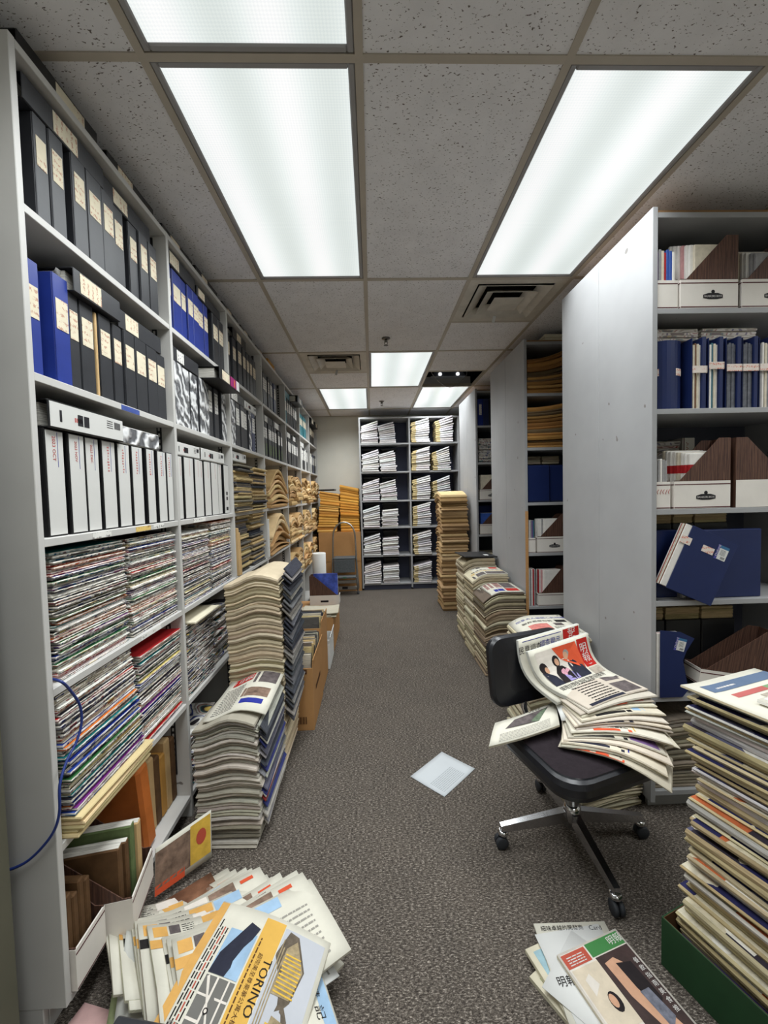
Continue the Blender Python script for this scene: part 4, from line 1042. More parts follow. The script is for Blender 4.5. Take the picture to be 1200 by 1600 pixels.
# fourth shelf: navy folders slumping out, tan bundles on top
def oxford_label(b, o, ex, ey, n_, s=1.0):
    """white product label with blue strip and white lettering on a navy folder"""
    o, ex, ey, n_ = Vector(o), Vector(ex), Vector(ey), Vector(n_)
    def quad(x0, y0, x1, y1, m, h=.0006):
        b.add([o + ex * x + ey * y + n_ * h for x, y in ((x0, y0), (x1, y0), (x1, y1), (x0, y1))], [(0, 1, 2, 3)], m)
    quad(-.012 * s, -.032 * s, .0, .032 * s, mat('label_violet', rgb(74, 74, 150), .5, .3, var=.1)); quad(0, -.03 * s, .04 * s, .018 * s, M_WHITE); quad(0, .018 * s, .04 * s, .03 * s, mat('label_teal', rgb(60, 110, 150), .5, .3, var=.2))
    for k in range(5): quad(.006 * s, .012 * s - k * .005 * s, .03 * s, .0105 * s - k * .005 * s, M_INK, .0009)
    for k in range(7): quad((.016 + k * .0028) * s, -.026 * s, (.0175 + k * .0028) * s, -.016 * s, M_INK, .0009)
    put_text(b, 'Oxford', .0165 * s, o + ex * (-.006 * s) + ey * .004 + n_ * .0011, ey, -ex, M_LOGOW)
z = ZB[2] + .0005
e = empty('card_folder', (1.236, Y1 - .008, z + .066), (0, -.0, 0)); tag(e, 'glossy navy folder slumped out over the edge of the fourth right shelf', 'folder', 'navy card folders')
A = Matrix.Rotation(.42, 4, 'Y')            # slid clockwise in its own plane
b = MB(); b.cbox((0, -.012, 0), (.215, -.009, .285), M_NAVY, .001, M=A); b.cbox((0, .028, 0), (.215, .031, .285), M_NAVY, .001, M=A); b.build('cover', e)
for k in range(6):
    b = MB(); b.cbox((-.026 - .001 * (k % 2), -.008 + k * .006, .005), (.19, -.003 + k * .006, .282), M_GLOSS[[0, 7, 0, 5, 1, 0][k]], .0008, M=A); b.build('magazine_spine', e)
b = MB(); b.box((-.029, -.0135, .2), (.02, -.0125, .232), M_BAND, M=A); b.build('paper_label', e); b = MB(); b.box((.075, -.0135, .2), (.128, -.0125, .228), M_BAND, M=A); b.build('paper_label', e)
b = MB(); oxford_label(b, A @ Vector((.148, -.0125, .225)), A.to_3x3() @ Vector((1, 0, 0)), A.to_3x3() @ Vector((0, 0, 1)), (0, -1, 0)); b.build('product_label', e)
for k, (xa, xb, zt, lab) in enumerate(((1.213, 1.35, .30, 'dark navy folder upright behind the slumped one, fourth right shelf'), (1.44, 1.70, .30, 'navy folder with a red label at the right of the fourth right shelf'))):
    b = MB(); b.cbox((xa, Y1 + .06 - .03 * k, z), (xb, Y1 + .1 - .03 * k, z + zt), M_NAVY, .004); o = b.build('card_folder'); tag(o, lab, 'folder', 'navy card folders')
    if k: b = MB(); b.box((xa + .05, Y1 + .0295 - 0, z + .2), (xa + .12, Y1 + .0298, z + .225), M_BAND); b.build('paper_label', o)
upright_mags((1.372, Y1 + .04, z), PI / 2, 0, 6, .009, .275, .2, [0, 0, 4, 0, 0, 4], 'between the navy folders, fourth right shelf')
for s, (xa, xb) in enumerate(((1.215, 1.36), (1.365, 1.46), (1.465, 1.62))):
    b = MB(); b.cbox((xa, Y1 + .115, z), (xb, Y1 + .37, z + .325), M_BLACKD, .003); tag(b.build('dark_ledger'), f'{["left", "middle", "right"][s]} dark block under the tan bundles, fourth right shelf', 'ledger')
    stack('paper_bundle', 'paper bundle', f'# paper bundle of the {["left", "middle", "right"][s]} tan pile, fourth right shelf', 'tan paper bundles on the right shelving', (xa + xb) / 2, Y1 + .235, z + .325, 0, xb - xa - .006, .24, 3, .04, M_NEWS, M_TINT, [rgb(190, 170, 130), rgb(176, 156, 118)], jx=.002, jy=.004, jr=.005)

# fifth shelf
z = ZB[1] + .0005
e = empty('card_folder', (1.225, Y1 - .004, z)); tag(e, 'curling navy folder with white lettering at the left of the fifth right shelf', 'folder', 'navy card folders')
b = MB(); n = 8
prof = [(0, 0), (.10, 0), (.125, .03), (.112, .10), (.10, .16), (.115, .2), (.15, .255), (.09, .285), (0, .295)]
b.prism(prof, 'y', 0, .003, M_NAVY); b.build('cover', e)
b = MB(); oxford_label(b, (.075, -.0005, .235), Vector((.96, 0, -.28)), Vector((.28, 0, .96)), (0, -1, 0), .9); b.build('product_label', e)
for k in range(4):
    b = MB(); b.cbox((-.012 + 0, .006 + k * .007, 0), (.09, .012 + k * .007, .28), M_GLOSS[[0, 8, 0, 4][k]], .001); b.build('magazine_spine', e)
file_box((1.40, Y1 + .05, z + .05), -.06, 'woodgrain file box tipped forward beside the curling folder, fifth right shelf', L=.30, W=.1, H=.27, band=.07, tilt=(0, .16), logo=True)
for s, (xa, xb) in enumerate(((1.22, 1.33), (1.335, 1.5), (1.505, 1.66))):
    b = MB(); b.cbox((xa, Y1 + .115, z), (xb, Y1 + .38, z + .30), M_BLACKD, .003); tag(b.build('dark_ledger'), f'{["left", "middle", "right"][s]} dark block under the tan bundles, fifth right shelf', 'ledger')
    stack('paper_bundle', 'paper bundle', f'# paper bundle of the {["left", "middle", "right"][s]} tan pile, fifth right shelf', 'tan paper bundles on the right shelving', (xa + xb) / 2, Y1 + .245, z + .30, 0, xb - xa - .006, .25, 4, .055, M_NEWS, M_TINT, [rgb(170, 150, 114), rgb(156, 138, 104)], jx=.002, jy=.004, jr=.005)
# bottom shelf: dark newspaper piles
z = ZB[0]
for xa in (1.36, 1.70): news.stack(xa, Y1 + .19, z, 0, .3, .34, 22, .28, [rgb(150, 140, 122), rgb(132, 124, 110), rgb(168, 158, 138)], zf=lambda u, v: math.sin(PI * u), nu=4, amp=(.0, .03), jx=.01, jy=.01)

# ------------------------------------------------------------------ middle right unit
Y2 = U[1][0]
def sag(u, v): return (2 * u - 1) ** 2
stack('amber_folder', 'folder', '# amber folder on the top shelf of the middle right unit', 'amber folders on the middle right unit', 1.36, Y2 + .19, ZB[5], 0, .30, .34, 12, .265, M_TINT, M_TINT, [rgb(176, 128, 72), rgb(150, 108, 62), rgb(120, 100, 74), rgb(190, 146, 88)], zf=lambda u, v: u * u, nu=6, amp=(.0, .07), jx=.008, jy=.02, c=.006, tj=.5)
stack('amber_folder', 'folder', '# amber folder on the second shelf of the middle right unit', 'amber folders on the middle right unit', 1.36, Y2 + .19, ZB[4], 0, .30, .34, 13, .31, M_TINT, M_TINT, [rgb(176, 128, 72), rgb(150, 108, 62), rgb(120, 100, 74), rgb(190, 146, 88)], zf=lambda u, v: u * u, nu=6, amp=(.0, .03), jx=.008, jy=.02, c=.006, tj=.5)
z = ZB[3] + .0005
for k, (xa, xb) in enumerate(((1.213, 1.396), (1.40, 1.6))):
    b = MB(); b.cbox((xa, Y2 + .02 + .03 * k, z), (xb, Y2 + .1, z + .29), M_NAVY, .012); tag(b.build('card_folder'), ['wide royal navy folder standing on the third shelf of the middle right unit', 'second navy folder right of the wide one, middle right unit'][k], 'folder', 'navy card folders')
for s, xa in enumerate((1.22, 1.37)):
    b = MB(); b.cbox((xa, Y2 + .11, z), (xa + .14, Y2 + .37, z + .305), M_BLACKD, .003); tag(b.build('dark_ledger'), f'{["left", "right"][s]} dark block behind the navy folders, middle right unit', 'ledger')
    stack('paper_bundle', 'paper bundle', f'# paper bundle of the {["left", "right"][s]} buff pile, third shelf, middle right unit', 'buff paper bundles', xa + .07, Y2 + .24, z + .305, 0, .135, .25, 4, .06, M_NEWS, M_TINT, [rgb(196, 184, 160), rgb(180, 168, 144)], jx=.002, jy=.004, jr=.005)
z = ZB[2] + .0005
file_box((1.24, Y2 + .012, z), PI / 2, 'white fronted file box end-on, fourth shelf of the middle right unit', L=.26, W=.06, logo=False)
upright_mags((1.24, Y2 + .02, z + .0035), PI / 2, 0, 5, .01, .25, .2, [6, 3, 4, 0, 4], 'in the end-on box, fourth shelf, middle right unit')
file_box((1.285, Y2 + .058, z), 0, 'file box with emblem, fourth shelf of the middle right unit', L=.24, band=.125)
upright_mags((1.295, Y2 + .058, z + .0035), 0, 0, 7, .0125, .26, .165, [0, 0, 4, 0, 0, 0, 0], 'in the emblem box, fourth shelf, middle right unit', stagger=.0085)
z = ZB[1] + .0005
file_box((1.29, Y2 + .058, z), 0, 'tall woodgrain file box, fifth shelf of the middle right unit', L=.24, W=.1, band=.1, logo=False)
upright_mags((1.30, Y2 + .058, z + .0035), 0, 0, 6, .0135, .275, .165, [0, 0, 8, 0, 1, 0], 'in the woodgrain box, middle right unit', stagger=.0085)
upright_mags((1.245, Y2 + .02, z), PI / 2, 0, 5, .011, .29, .2, [4, 1, 0, 4, 0], 'left of the tall woodgrain box, middle right unit')
b = MB(); b.cbox((1.56, Y2 + .03, z), (1.585, Y2 + .3, z + .28), M_OLDBK, .003); tag(b.build('old_book'), 'brown book right of the woodgrain box, fifth shelf, middle right unit', 'book')
z = ZB[0] + .0005
b = MB(); b.cbox((0, 0, 0), (.24, .3, .035), M_NAVY, .006); o = b.build('card_folder', None, (1.26, Y2 + .012, z + .05), (.0, -.2, 0)); tag(o, 'navy folder with white label tipped on the bottom shelf of the middle right unit', 'folder', 'navy card folders')
b = MB(); b.box((.05, .03, .0352), (.08, .25, .0358), M_WHITE); b.build('paper_label', o)
b = MB(); b.cbox((1.25, Y2 + .01, z), (1.5, Y2 + .32, z + .045), M_BLACKD, .004); tag(b.build('dark_ledger'), 'dark ledger lying on the bottom shelf of the middle right unit', 'ledger')
# things lying on top of the middle unit
for k in range(2):
    b = MB(); b.cbox((1.36, Y2 + .03, ZTOP + .0125 + k * .028), (1.66, Y2 + .3, ZTOP + .039 + k * .028), M_CREAM, .006); tag(b.build('paper_bundle'), ['lower', 'upper'][k] + ' cream bundle lying on top of the middle right unit', 'paper bundle')

# ------------------------------------------------------------------ far right unit
Y3 = U[2][0]
b = MB(); z = ZB[5] + .0005
for k, (m, nm) in enumerate(((M_BLUEV, 'blue'), (M_NAVYV, 'navy'), (M_BLACK, 'black'))):
    e = empty('ring_binder', (1.25 + k * .065, Y3 + .02, z), (0, 0, -PI / 2)); tag(e, f'{nm} binder on the top shelf of the far right unit', 'binder'); binder_parts(e, .06, .3, .27, m, 'label' if k == 0 else 'plain', labm=M_LABELW, lab=(.4, .8), lw=.5)
stack('magazine', 'magazine', '# dark magazine on the second shelf of the far right unit', 'magazines on the far right unit', 1.33, Y3 + .17, ZB[4], 0, .22, .3, 16, .27, M_MAG, M_TINT, [rgb(60, 60, 66), rgb(120, 120, 126), rgb(90, 90, 96)], jx=.005)
z = ZB[3] + .0005
file_box((1.23, Y3 + .058, z), 0, 'file box with emblem on the third shelf of the far right unit', L=.24)
upright_mags((1.24, Y3 + .058, z + .0035), 0, 0, 6, .0135, .28, .2, [5, 0, 5, 0, 5, 0], 'in the emblem box, far right unit')
z = ZB[2] + .0005
file_box((1.23, Y3 + .058, z), 0, 'white banded file box on the fourth shelf of the far right unit', L=.24, logo=False)
upright_mags((1.24, Y3 + .058, z + .0035), 0, 0, 6, .0135, .24, .2, [2, 2, 6, 2, 2, 2], 'in the white banded box, far right unit')
b = MB(); b.cbox((1.215, Y3 + .12, z), (1.42, Y3 + .34, z + .33), M_NAVY, .01); tag(b.build('card_folder'), 'navy folder block behind the white banded box, far right unit', 'folder', 'navy card folders')
z = ZB[1] + .0005
stack('paper_bundle', 'paper bundle', '# buff paper bundle on the fifth shelf of the far right unit', 'buff paper bundles', 1.34, Y3 + .16, z, 0, .24, .28, 6, .2, M_NEWS, M_TINT, [rgb(206, 198, 180), rgb(60, 66, 96), rgb(190, 180, 160)])
# mixed papers standing on the fifth shelf of the fourth left bay
for k in range(9):
    m = [M_KRAFT, M_OLDBK, M_GLOSS[5], M_AMBER, M_GLOSS[4], M_KRAFT, M_GLOSS[0], M_OLDBK, M_ORBK][k]
    b = MB(); b.cbox((-.26, -.009, 0), (0, .009, .24 + .05 * ((k * 7) % 4) / 3), m, .003)
    o = b.build('paper_folder', None, (FX - .02 - .012 * (k % 3), 3.40 + k * .078, ZB[1] + .004), (-.18 - .03 * (k % 2), 0, .05 * ((k % 3) - 1))); tag(o, f'{nth(k + 1)} leaning paper folder from the near side, fifth shelf down, fourth bay', 'folder', 'leaning folders in the fourth bay')
# ------------------------------------------------------------------ floor stacks on the left
def wave_l(u, v):      # rises to a crest right of the middle, as folded sections do
    return (math.sin(PI * min(1, u / .62) / 2) ** 2 if u < .62 else 1 - .35 * ((u - .62) / .38) ** 2) - .25 * u * (1 - v)
stack('newspaper', 'newspaper', '# newspaper in the front floor stack beside the left shelving', 'newspapers in the front left floor stack', -.62, 1.855, 0, -.03, .262, .41, 42, .475, M_NEWS, M_TINT, T_NEWSG, zf=wave_l, nu=7, nv=2, amp=(.0, .055), lean=lambda q: (.012 * math.sin(5 * q) - .005 + .012 * q, .03 * q), jx=.007, jy=.012, jr=.02, c=.0035, tj=.45)
stack('newspaper', 'newspaper', '# newspaper in the tall floor stack leaning behind the front one', 'newspapers in the tall left floor stack', -.625, 2.275, 0, -.02, .28, .38, 58, .985, M_NEWS, M_TINT, [rgb(202, 188, 158), rgb(190, 176, 148), rgb(208, 196, 170), rgb(174, 160, 134)], zf=wave_l, nu=7, nv=2, amp=(.0, .06), lean=lambda q: (.018 * q + .012 * math.sin(4 * q), .01 * q), jx=.005, jy=.008, jr=.015, c=.0035, tj=.4)
# dark printed page ends hanging along the aisle side of the two stacks
T_DARK = [rgb(76, 78, 84), rgb(104, 104, 108), rgb(60, 62, 70), rgb(140, 136, 130)]
T_COLR = [rgb(60, 66, 120), rgb(150, 150, 154), rgb(96, 98, 110), rgb(70, 72, 80), rgb(186, 182, 172), rgb(150, 60, 58), rgb(170, 168, 160), rgb(200, 196, 186)]
def droop(x, y, zz, w, d, t, col):
    news.add(w, d, t, Matrix.Translation((x + RND.uniform(-.005, .005), y + RND.uniform(-.012, .012), zz)) @ Matrix.Rotation(RND.uniform(-.05, .05), 4, 'X') @ Matrix.Rotation(.85 + RND.uniform(-.12, .12), 4, 'Y') @ Matrix.Rotation(RND.uniform(-.04, .04), 4, 'Z'), tint(col))
for k in range(34): droop(-.463 + .018 * (.26 + k * .0225), 2.272, .295 + k * .0225, .064, .34, .009, RND.choice(T_DARK))
for k in range(26): droop(-.488 + .02 * (.03 + k * .0165), 1.868, .065 + k * .0165, .046, .36, .007, RND.choice(T_COLR))
# printed top page of the front stack
M_PHOTO = mat('printed_photo_dark', rgb(92, 84, 84), .7, .2, var=.5, scale=30)
M_TEXT = None
def m_textlines(name, paper, ink, sx=1.0):
    k = N(name); k.set(.82, .1)
    v = k.coord()
    w = k.n('ShaderNodeTexWave', wave_type='BANDS', bands_direction='Y', wave_profile='SIN'); w.inputs['Scale'].default_value = 55; k.l(v, w.inputs['Vector'])
    nz = k.noise(k.coord(scale=(1, .3, 1)), 260, 1); col = k.noise(v, 12, 1)
    f = k.mix(1.0, k.ramp(w.outputs[1], [(.45, (0, 0, 0, 1)), (.6, (1, 1, 1, 1))]), k.ramp(nz.outputs[0], [(.4, (0, 0, 0, 1)), (.46, (1, 1, 1, 1))]), 'MULTIPLY')
    k.base(k.mix(k.mix(.8, (0, 0, 0, 1), f), paper, ink)); return k.m
M_COLS = m_textlines('newsprint_columns', rgb(222, 218, 204), rgb(120, 116, 112))

class Page:
    """a printed page lying on a surface S(u,v) -> (x,y,z) in metres"""
    def __init__(self, S, w, h): self.S, self.w, self.h = S, w, h; self.b = MB()
    def nrm(self, u, v):
        e = .002; S = self.S
        a = Vector(S(u + e, v)) - Vector(S(u - e, v)); c = Vector(S(u, v + e)) - Vector(S(u, v - e)); return a.cross(c).normalized()
    def P(self, u, v, h): return Vector(self.S(u, v)) + self.nrm(u, v) * h
    def rect(self, u0, v0, u1, v1, m, h=.0008, n=8):
        nu = max(1, int(n * abs(u1 - u0) / self.w + .5)); nv = max(1, int(n * abs(v1 - v0) / self.h + .5))
        vs = [self.P(u0 + (u1 - u0) * i / nu, v0 + (v1 - v0) * j / nv, h) for j in range(nv + 1) for i in range(nu + 1)]
        self.b.add(vs, [(j * (nu + 1) + i, j * (nu + 1) + i + 1, (j + 1) * (nu + 1) + i + 1, (j + 1) * (nu + 1) + i) for j in range(nv) for i in range(nu)], m)
    def poly(self, pts, m, h=.0010):
        n = len(pts); cu, cv = sum(q[0] for q in pts) / n, sum(q[1] for q in pts) / n
        vs = [self.P(cu, cv, h)] + [self.P(cu + (u - cu) * .5, cv + (v - cv) * .5, h) for u, v in pts] + [self.P(u, v, h) for u, v in pts]
        fs = []
        for i in range(n):
            j = (i + 1) % n; fs += [(0, 1 + i, 1 + j), (1 + i, 1 + n + i, 1 + n + j, 1 + j)]
        self.b.add(vs, fs, m)
    def disc(self, u, v, ru, rv, m, h=.0012, n=14): self.poly([(u + ru * math.cos(2 * PI * i / n), v + rv * math.sin(2 * PI * i / n)) for i in range(n)], m, h)
    def text(self, s, size, u, v, m, rot=0.0, h=.0014, align='CENTER', sx=1.0):
        vs, fs = text_geo(s, size, align); c, sn = math.cos(rot), math.sin(rot)
        self.b.add([self.P(u + (x * sx * c - y * sn), v + (x * sx * sn + y * c), h) for x, y, z in vs], fs, m)
    def lines(self, u0, v0, u1, v1, n, m, h=.0009, frac=.5, words=True):
        dv = (v1 - v0) / n
        for k in range(n):
            u = u0
            while u < u1 - .002:
                L = min(u1 - u, RND.uniform(.006, .02) if words else u1 - u0)
                self.rect(u, v0 + k * dv, u + L, v0 + k * dv + dv * frac, m, h, 1); u += L + .0025
    def build(self, name, parent, **kw): return self.b.build(name, parent, **kw)
def sheet_obj(name, S, w, h, t, m, nu=8, nv=8, parent=None, edge=None, u0=0.0, v0=0.0):
    """solid sheet / folded paper of thickness t under the surface S"""
    e = .002; V = []; F = []
    def nr(u, v):
        a = Vector(S(u + e, v)) - Vector(S(u - e, v)); c = Vector(S(u, v + e)) - Vector(S(u, v - e)); return a.cross(c).normalized()
    for lay in (0, 1):
        for j in range(nv + 1):
            for i in range(nu + 1):
                u, v = u0 + w * i / nu, v0 + h * j / nv; V.append(tuple(Vector(S(u, v)) - nr(u, v) * t * lay))
    n = (nu + 1) * (nv + 1); g = lambda i, j, l: l * n + j * (nu + 1) + i; mi = []
    for j in range(nv):
        for i in range(nu):
            F.append((g(i, j, 0), g(i + 1, j, 0), g(i + 1, j + 1, 0), g(i, j + 1, 0))); F.append((g(i, j, 1), g(i, j + 1, 1), g(i + 1, j + 1, 1), g(i + 1, j, 1))); mi += [0, 0]
    for i in range(nu):
        F.append((g(i, 0, 1), g(i + 1, 0, 1), g(i + 1, 0, 0), g(i, 0, 0))); F.append((g(i, nv, 0), g(i + 1, nv, 0), g(i + 1, nv, 1), g(i, nv, 1))); mi += [1, 1]
    for j in range(nv):
        F.append((g(0, j, 0), g(0, j + 1, 0), g(0, j + 1, 1), g(0, j, 1))); F.append((g(nu, j, 1), g(nu, j + 1, 1), g(nu, j + 1, 0), g(nu, j, 0))); mi += [1, 1]
    me = bpy.data.meshes.new(name); me.from_pydata(V, [], F); me.materials.append(m); me.materials.append(edge or m)
    me.polygons.foreach_set('material_index', mi); me.polygons.foreach_set('use_smooth', [q == 0 for q in mi]); me.update()
    return obj(name, me, parent)
M_NPAGE = mat('newspaper_page', rgb(208, 204, 190), .82, .1, var=.05, scale=12)
M_NPGREY = mat('newspaper_page_grey', rgb(190, 190, 184), .82, .1, var=.06, scale=12)
# loose top section
def S(u, v): return (-.735 + u, 1.69 + v + .03, .487 + .055 * wave_l(u / .265, v / .41) + .004 + .035 * max(0, .06 - u) * 6 * 0)
o = sheet_obj('newspaper', S, .265, .39, .004, M_NPAGE, 10, 4); tag(o, 'open newspaper with a red masthead on top of the front left stack', 'newspaper')
p = Page(S, .265, .39); p.rect(.03, .29, .13, .36, M_RED); p.text('明報', .05, .08, .32, M_LOGOW); p.rect(.14, .25, .25, .36, M_PHOTO); p.rect(.12, .12, .24, .2, mat('printed_photo_brown', rgb(126, 104, 90), .7, .2, var=.5, scale=26)); p.lines(.02, .03, .11, .27, 14, M_INK, frac=.35); p.rect(.13, .06, .23, .1, M_BLUEINK); p.build('print', o)

# ------------------------------------------------------------------ cartons along the aisle
M_CARTIN = mat('carton_inside', rgb(150, 110, 70), .85, .1, var=.08)
M_CARTINK = mat('carton_print', rgb(88, 60, 40), .8, .1, var=.15)
def carton(loc, sx, sy, sz, label, m=M_CARTON, flaps=(), inside=None, rz=0.0, t=.005):
    """open box: four walls and a floor, with optional flaps"""
    e = empty('carton', loc, (0, 0, rz)); tag(e, label, 'box')
    for nm, a, c_ in (('wall_panel', (-sx / 2, -sy / 2, 0), (sx / 2, -sy / 2 + t, sz)), ('wall_panel', (-sx / 2, sy / 2 - t, 0), (sx / 2, sy / 2, sz)), ('wall_panel', (-sx / 2, -sy / 2 + t, 0), (-sx / 2 + t, sy / 2 - t, sz)), ('wall_panel', (sx / 2 - t, -sy / 2 + t, 0), (sx / 2, sy / 2 - t, sz))):
        b = MB(); b.cbox(a, c_, m, .001); b.build(nm, e)
    b = MB(); b.box((-sx / 2 + t, -sy / 2 + t, 0), (sx / 2 - t, sy / 2 - t, t), m); b.build('base_panel', e)
    for f in flaps:
        b = MB()
        if f[0] == 'x+': b.cbox((0, -sy / 2, 0), (t, sy / 2, f[1]), m, .001); b.build('flap', e, (sx / 2 - t, 0, sz), (0, f[2], 0))
        if f[0] == 'y-': b.cbox((-sx / 2, -t, 0), (sx / 2, 0, f[1]), m, .001); b.build('flap', e, (0, -sy / 2 + t, sz), (f[2], 0, 0))
    return e
def papers_in(cx, cy, z0, sx, sy, n, H, tints, tilt, hold):
    """papers standing slanted inside a carton, added to a joined pile"""
    for k in range(n):
        y = cy - sy / 2 + sy * (k + .5) / n
        M = Matrix.Translation((cx + RND.uniform(-.01, .01), y, z0)) @ Matrix.Rotation(tilt + RND.uniform(-.06, .06), 4, 'X') @ Matrix.Translation((0, 0, H / 2 + .004)) @ Matrix.Rotation(PI / 2, 4, 'X') @ Matrix.Rotation(RND.uniform(-.04, .04), 4, 'Z')
        hold.add(sx, H * RND.uniform(.85, 1.05), sy / n * .8, M, tint(RND.choice(tints)))
e = carton((-.55, 2.705, 0), .33, .46, .385, 'near brown carton packed with newspapers beside the left floor stacks', flaps=(('x+', .05, .08),))
b = MB(); b.box((-.15, -.2312, .35), (.13, -.2306, .378), M_CARTINK); b.build('printed_panel', e)
b = MB(); put_text(b, '01503', .026, (.045, -.2316, .364), (1, 0, 0), (0, 0, 1), M_CARTON); b.build('lettering', e)
for zz, w in ((.235, .2), (.215, .12), (.205, .18)): b = MB(); b.box((-.12, -.2312, zz), (-.12 + w, -.2306, zz + .006), M_CARTINK); b.build('printed_line', e)
b = MB()
for k in range(16): b.box((-.02 + k * .009, -.2312, .04), (-.016 + k * .009 + .002 * (k % 2), -.2306, .085), M_CARTINK)
b.build('barcode', e)['kind'] = 'stuff'
b = MB(); b.box((.1656, -.12, .2), (.166, .1, .23), M_CARTINK); b.build('printed_panel', e)
papers_in(-.55, 2.70, .01, .29, .38, 20, .46, T_OLD + T_NEWS, -.12, news)
carton((-.56, 3.14, 0), .34, .36, .47, 'second brown carton behind the near one, packed with newspapers', flaps=(('x+', .05, .05),))
papers_in(-.56, 3.14, .01, .3, .3, 16, .52, T_OLD + T_NEWS, -.1, news)
carton((-.425, 3.53, 0), .095, .34, .205, 'small open white box on the floor by the brown cartons', m=M_WHITE, flaps=(('x+', .06, .12),))
for k in range(3):
    b = MB(); b.cbox((-.03, -.004, 0), (.03, .004, .19 - .02 * k), M_WHITE, .001); tag(b.build('paper_card', None, (-.425, 3.45 + .07 * k, .006), (-.2, 0, 0)), ['near', 'middle', 'far'][k] + ' white card standing in the small open white box', 'card')
carton((-.60, 4.08, 0), .44, .66, .30, 'third brown carton carrying newspapers and a file box')
b = MB(); b.box((-.81, 3.76, .301), (-.39, 4.40, .306), M_CARTON); tag(b.build('cardboard_lid'), 'flat cardboard lid under the file box on the third carton', 'lid')
for k in range(4):
    def zf(u, v, k=k): return .012 * math.sin(PI * u + k) * k / 6
    me = slab_mesh('newspaper', .34, .28, .009, 5, 2, zf, .003, M_NEWS, M_TINT); o = obj('newspaper', me, None, (-.53 + RND.uniform(-.03, .03), 3.92 + RND.uniform(-.02, .02), .307 + k * .0115), (0, 0, RND.uniform(-.2, .2))); o.color = tint(RND.choice(T_NEWS)); tag(o, f'{nth(k + 1)} newspaper up on the third carton before the file box', 'newspaper', 'newspapers on the third carton')
file_box((-.36 , 4.27, .3065), PI, 'white and woodgrain file box holding a blue magazine, on the third carton', L=.30, W=.12, H=.3, band=.10, logo=False)
b = MB(); b.box((-.55, 4.2085, .335), (-.47, 4.2088, .355), M_LOGO); o_ = b.build('label_plate'); o_['label'] = 'black emblem'; o_.parent = bpy.data.objects[[o.name for o in bpy.data.objects if o.get('label', '').startswith('white and woodgrain file box holding')][0]]
o_.matrix_parent_inverse = (Matrix.Translation((-.36, 4.27, .3065)) @ Matrix.Rotation(PI, 4, 'Z')).inverted()
M_SKYPR = mat('blue_cover_print', rgb(70, 90, 180), .4, .4, var=.6, scale=14)
for k in range(3):
    b = MB(); b.cbox((-.62, -.006, 0), (-.375, .006, .315 - .015 * k), [M_SKYPR, M_GLOSS[2], M_GLOSS[0]][k], .001); tag(b.build('magazine', None, (0, 4.245 + .02 * k, .311)), ['blue magazine with a printed cover standing in the box on the third carton', 'second blue magazine in the box on the third carton', 'white magazine in the box on the third carton'][k], 'magazine')
# a tilted dark box and a grey binder on the second carton
e = empty('ring_binder', (-.50, 3.40, .47), (0, -.25, PI / 2)); e.location = (-.52, 3.36, .001)
binder_parts(e, .09, .40, .2, M_BLACK, 'label', labm=M_LABELW); e.rotation_euler = (0, 0, -PI / 2); tag(e, 'black binder with white label wedged behind the second carton', 'binder')


# ------------------------------------------------------------------ far left corner
b = MB(); prof = [(.082, 0), (.085, .004), (.085, .696), (.082, .70), (.03, .70), (.028, .66)]
b.lathe(prof, M_WHITE, 24); tag(b.build('paper_roll', None, (-.69, 5.25, 0)), 'tall white paper roll standing beside the step stool', 'roll')
carton((-.49, 6.31, 0), .62, .42, .44, 'lower brown carton under the amber folder stacks by the back wall')
b = MB(); b.box((-.79, 6.11, .4405), (-.19, 6.51, .446), M_CARTON); tag(b.build('cardboard_lid'), 'flat cardboard sheet between the two cartons by the back wall', 'lid')
carton((-.49, 6.31, .4465), .62, .42, .43, 'upper brown carton carrying the two amber folder stacks')
b = MB(); b.box((-.79, 6.11, .877), (-.19, 6.51, .882), M_CARTON); tag(b.build('cardboard_lid'), 'cardboard sheet directly under the amber folder stacks', 'lid')
stack('amber_folder', 'folder', '# amber folder in the left stack in the far corner', 'amber folders in the far corner', -.655, 6.30, .882, 0, .29, .36, 16, .61, M_TINT, M_TINT, T_AMBER, zf=lambda u, v: -u, nu=4, amp=(.0, .05), lean=lambda q: (.05 * math.sin(PI * q * .6) - .02, 0), jx=.008, jy=.01, jr=.015, c=.006, tj=.3)
stack('amber_folder', 'folder', '# amber folder in the right, taller stack in the far corner', 'amber folders in the far corner', -.335, 6.30, .882, 0, .28, .36, 16, .70, M_TINT, M_TINT, [rgb(200, 140, 60), rgb(190, 130, 54), rgb(210, 152, 72)], zf=lambda u, v: -u, nu=4, amp=(.0, .06), lean=lambda q: (0, 0), jx=.006, jy=.01, jr=.015, c=.006, tj=.3)
b = MB(); b.cbox((-.78, 6.14, 1.497), (-.55, 6.45, 1.52), M_BLACKD, .004); tag(b.build('dark_ledger'), 'black folder lying on the left amber stack in the far corner', 'folder')

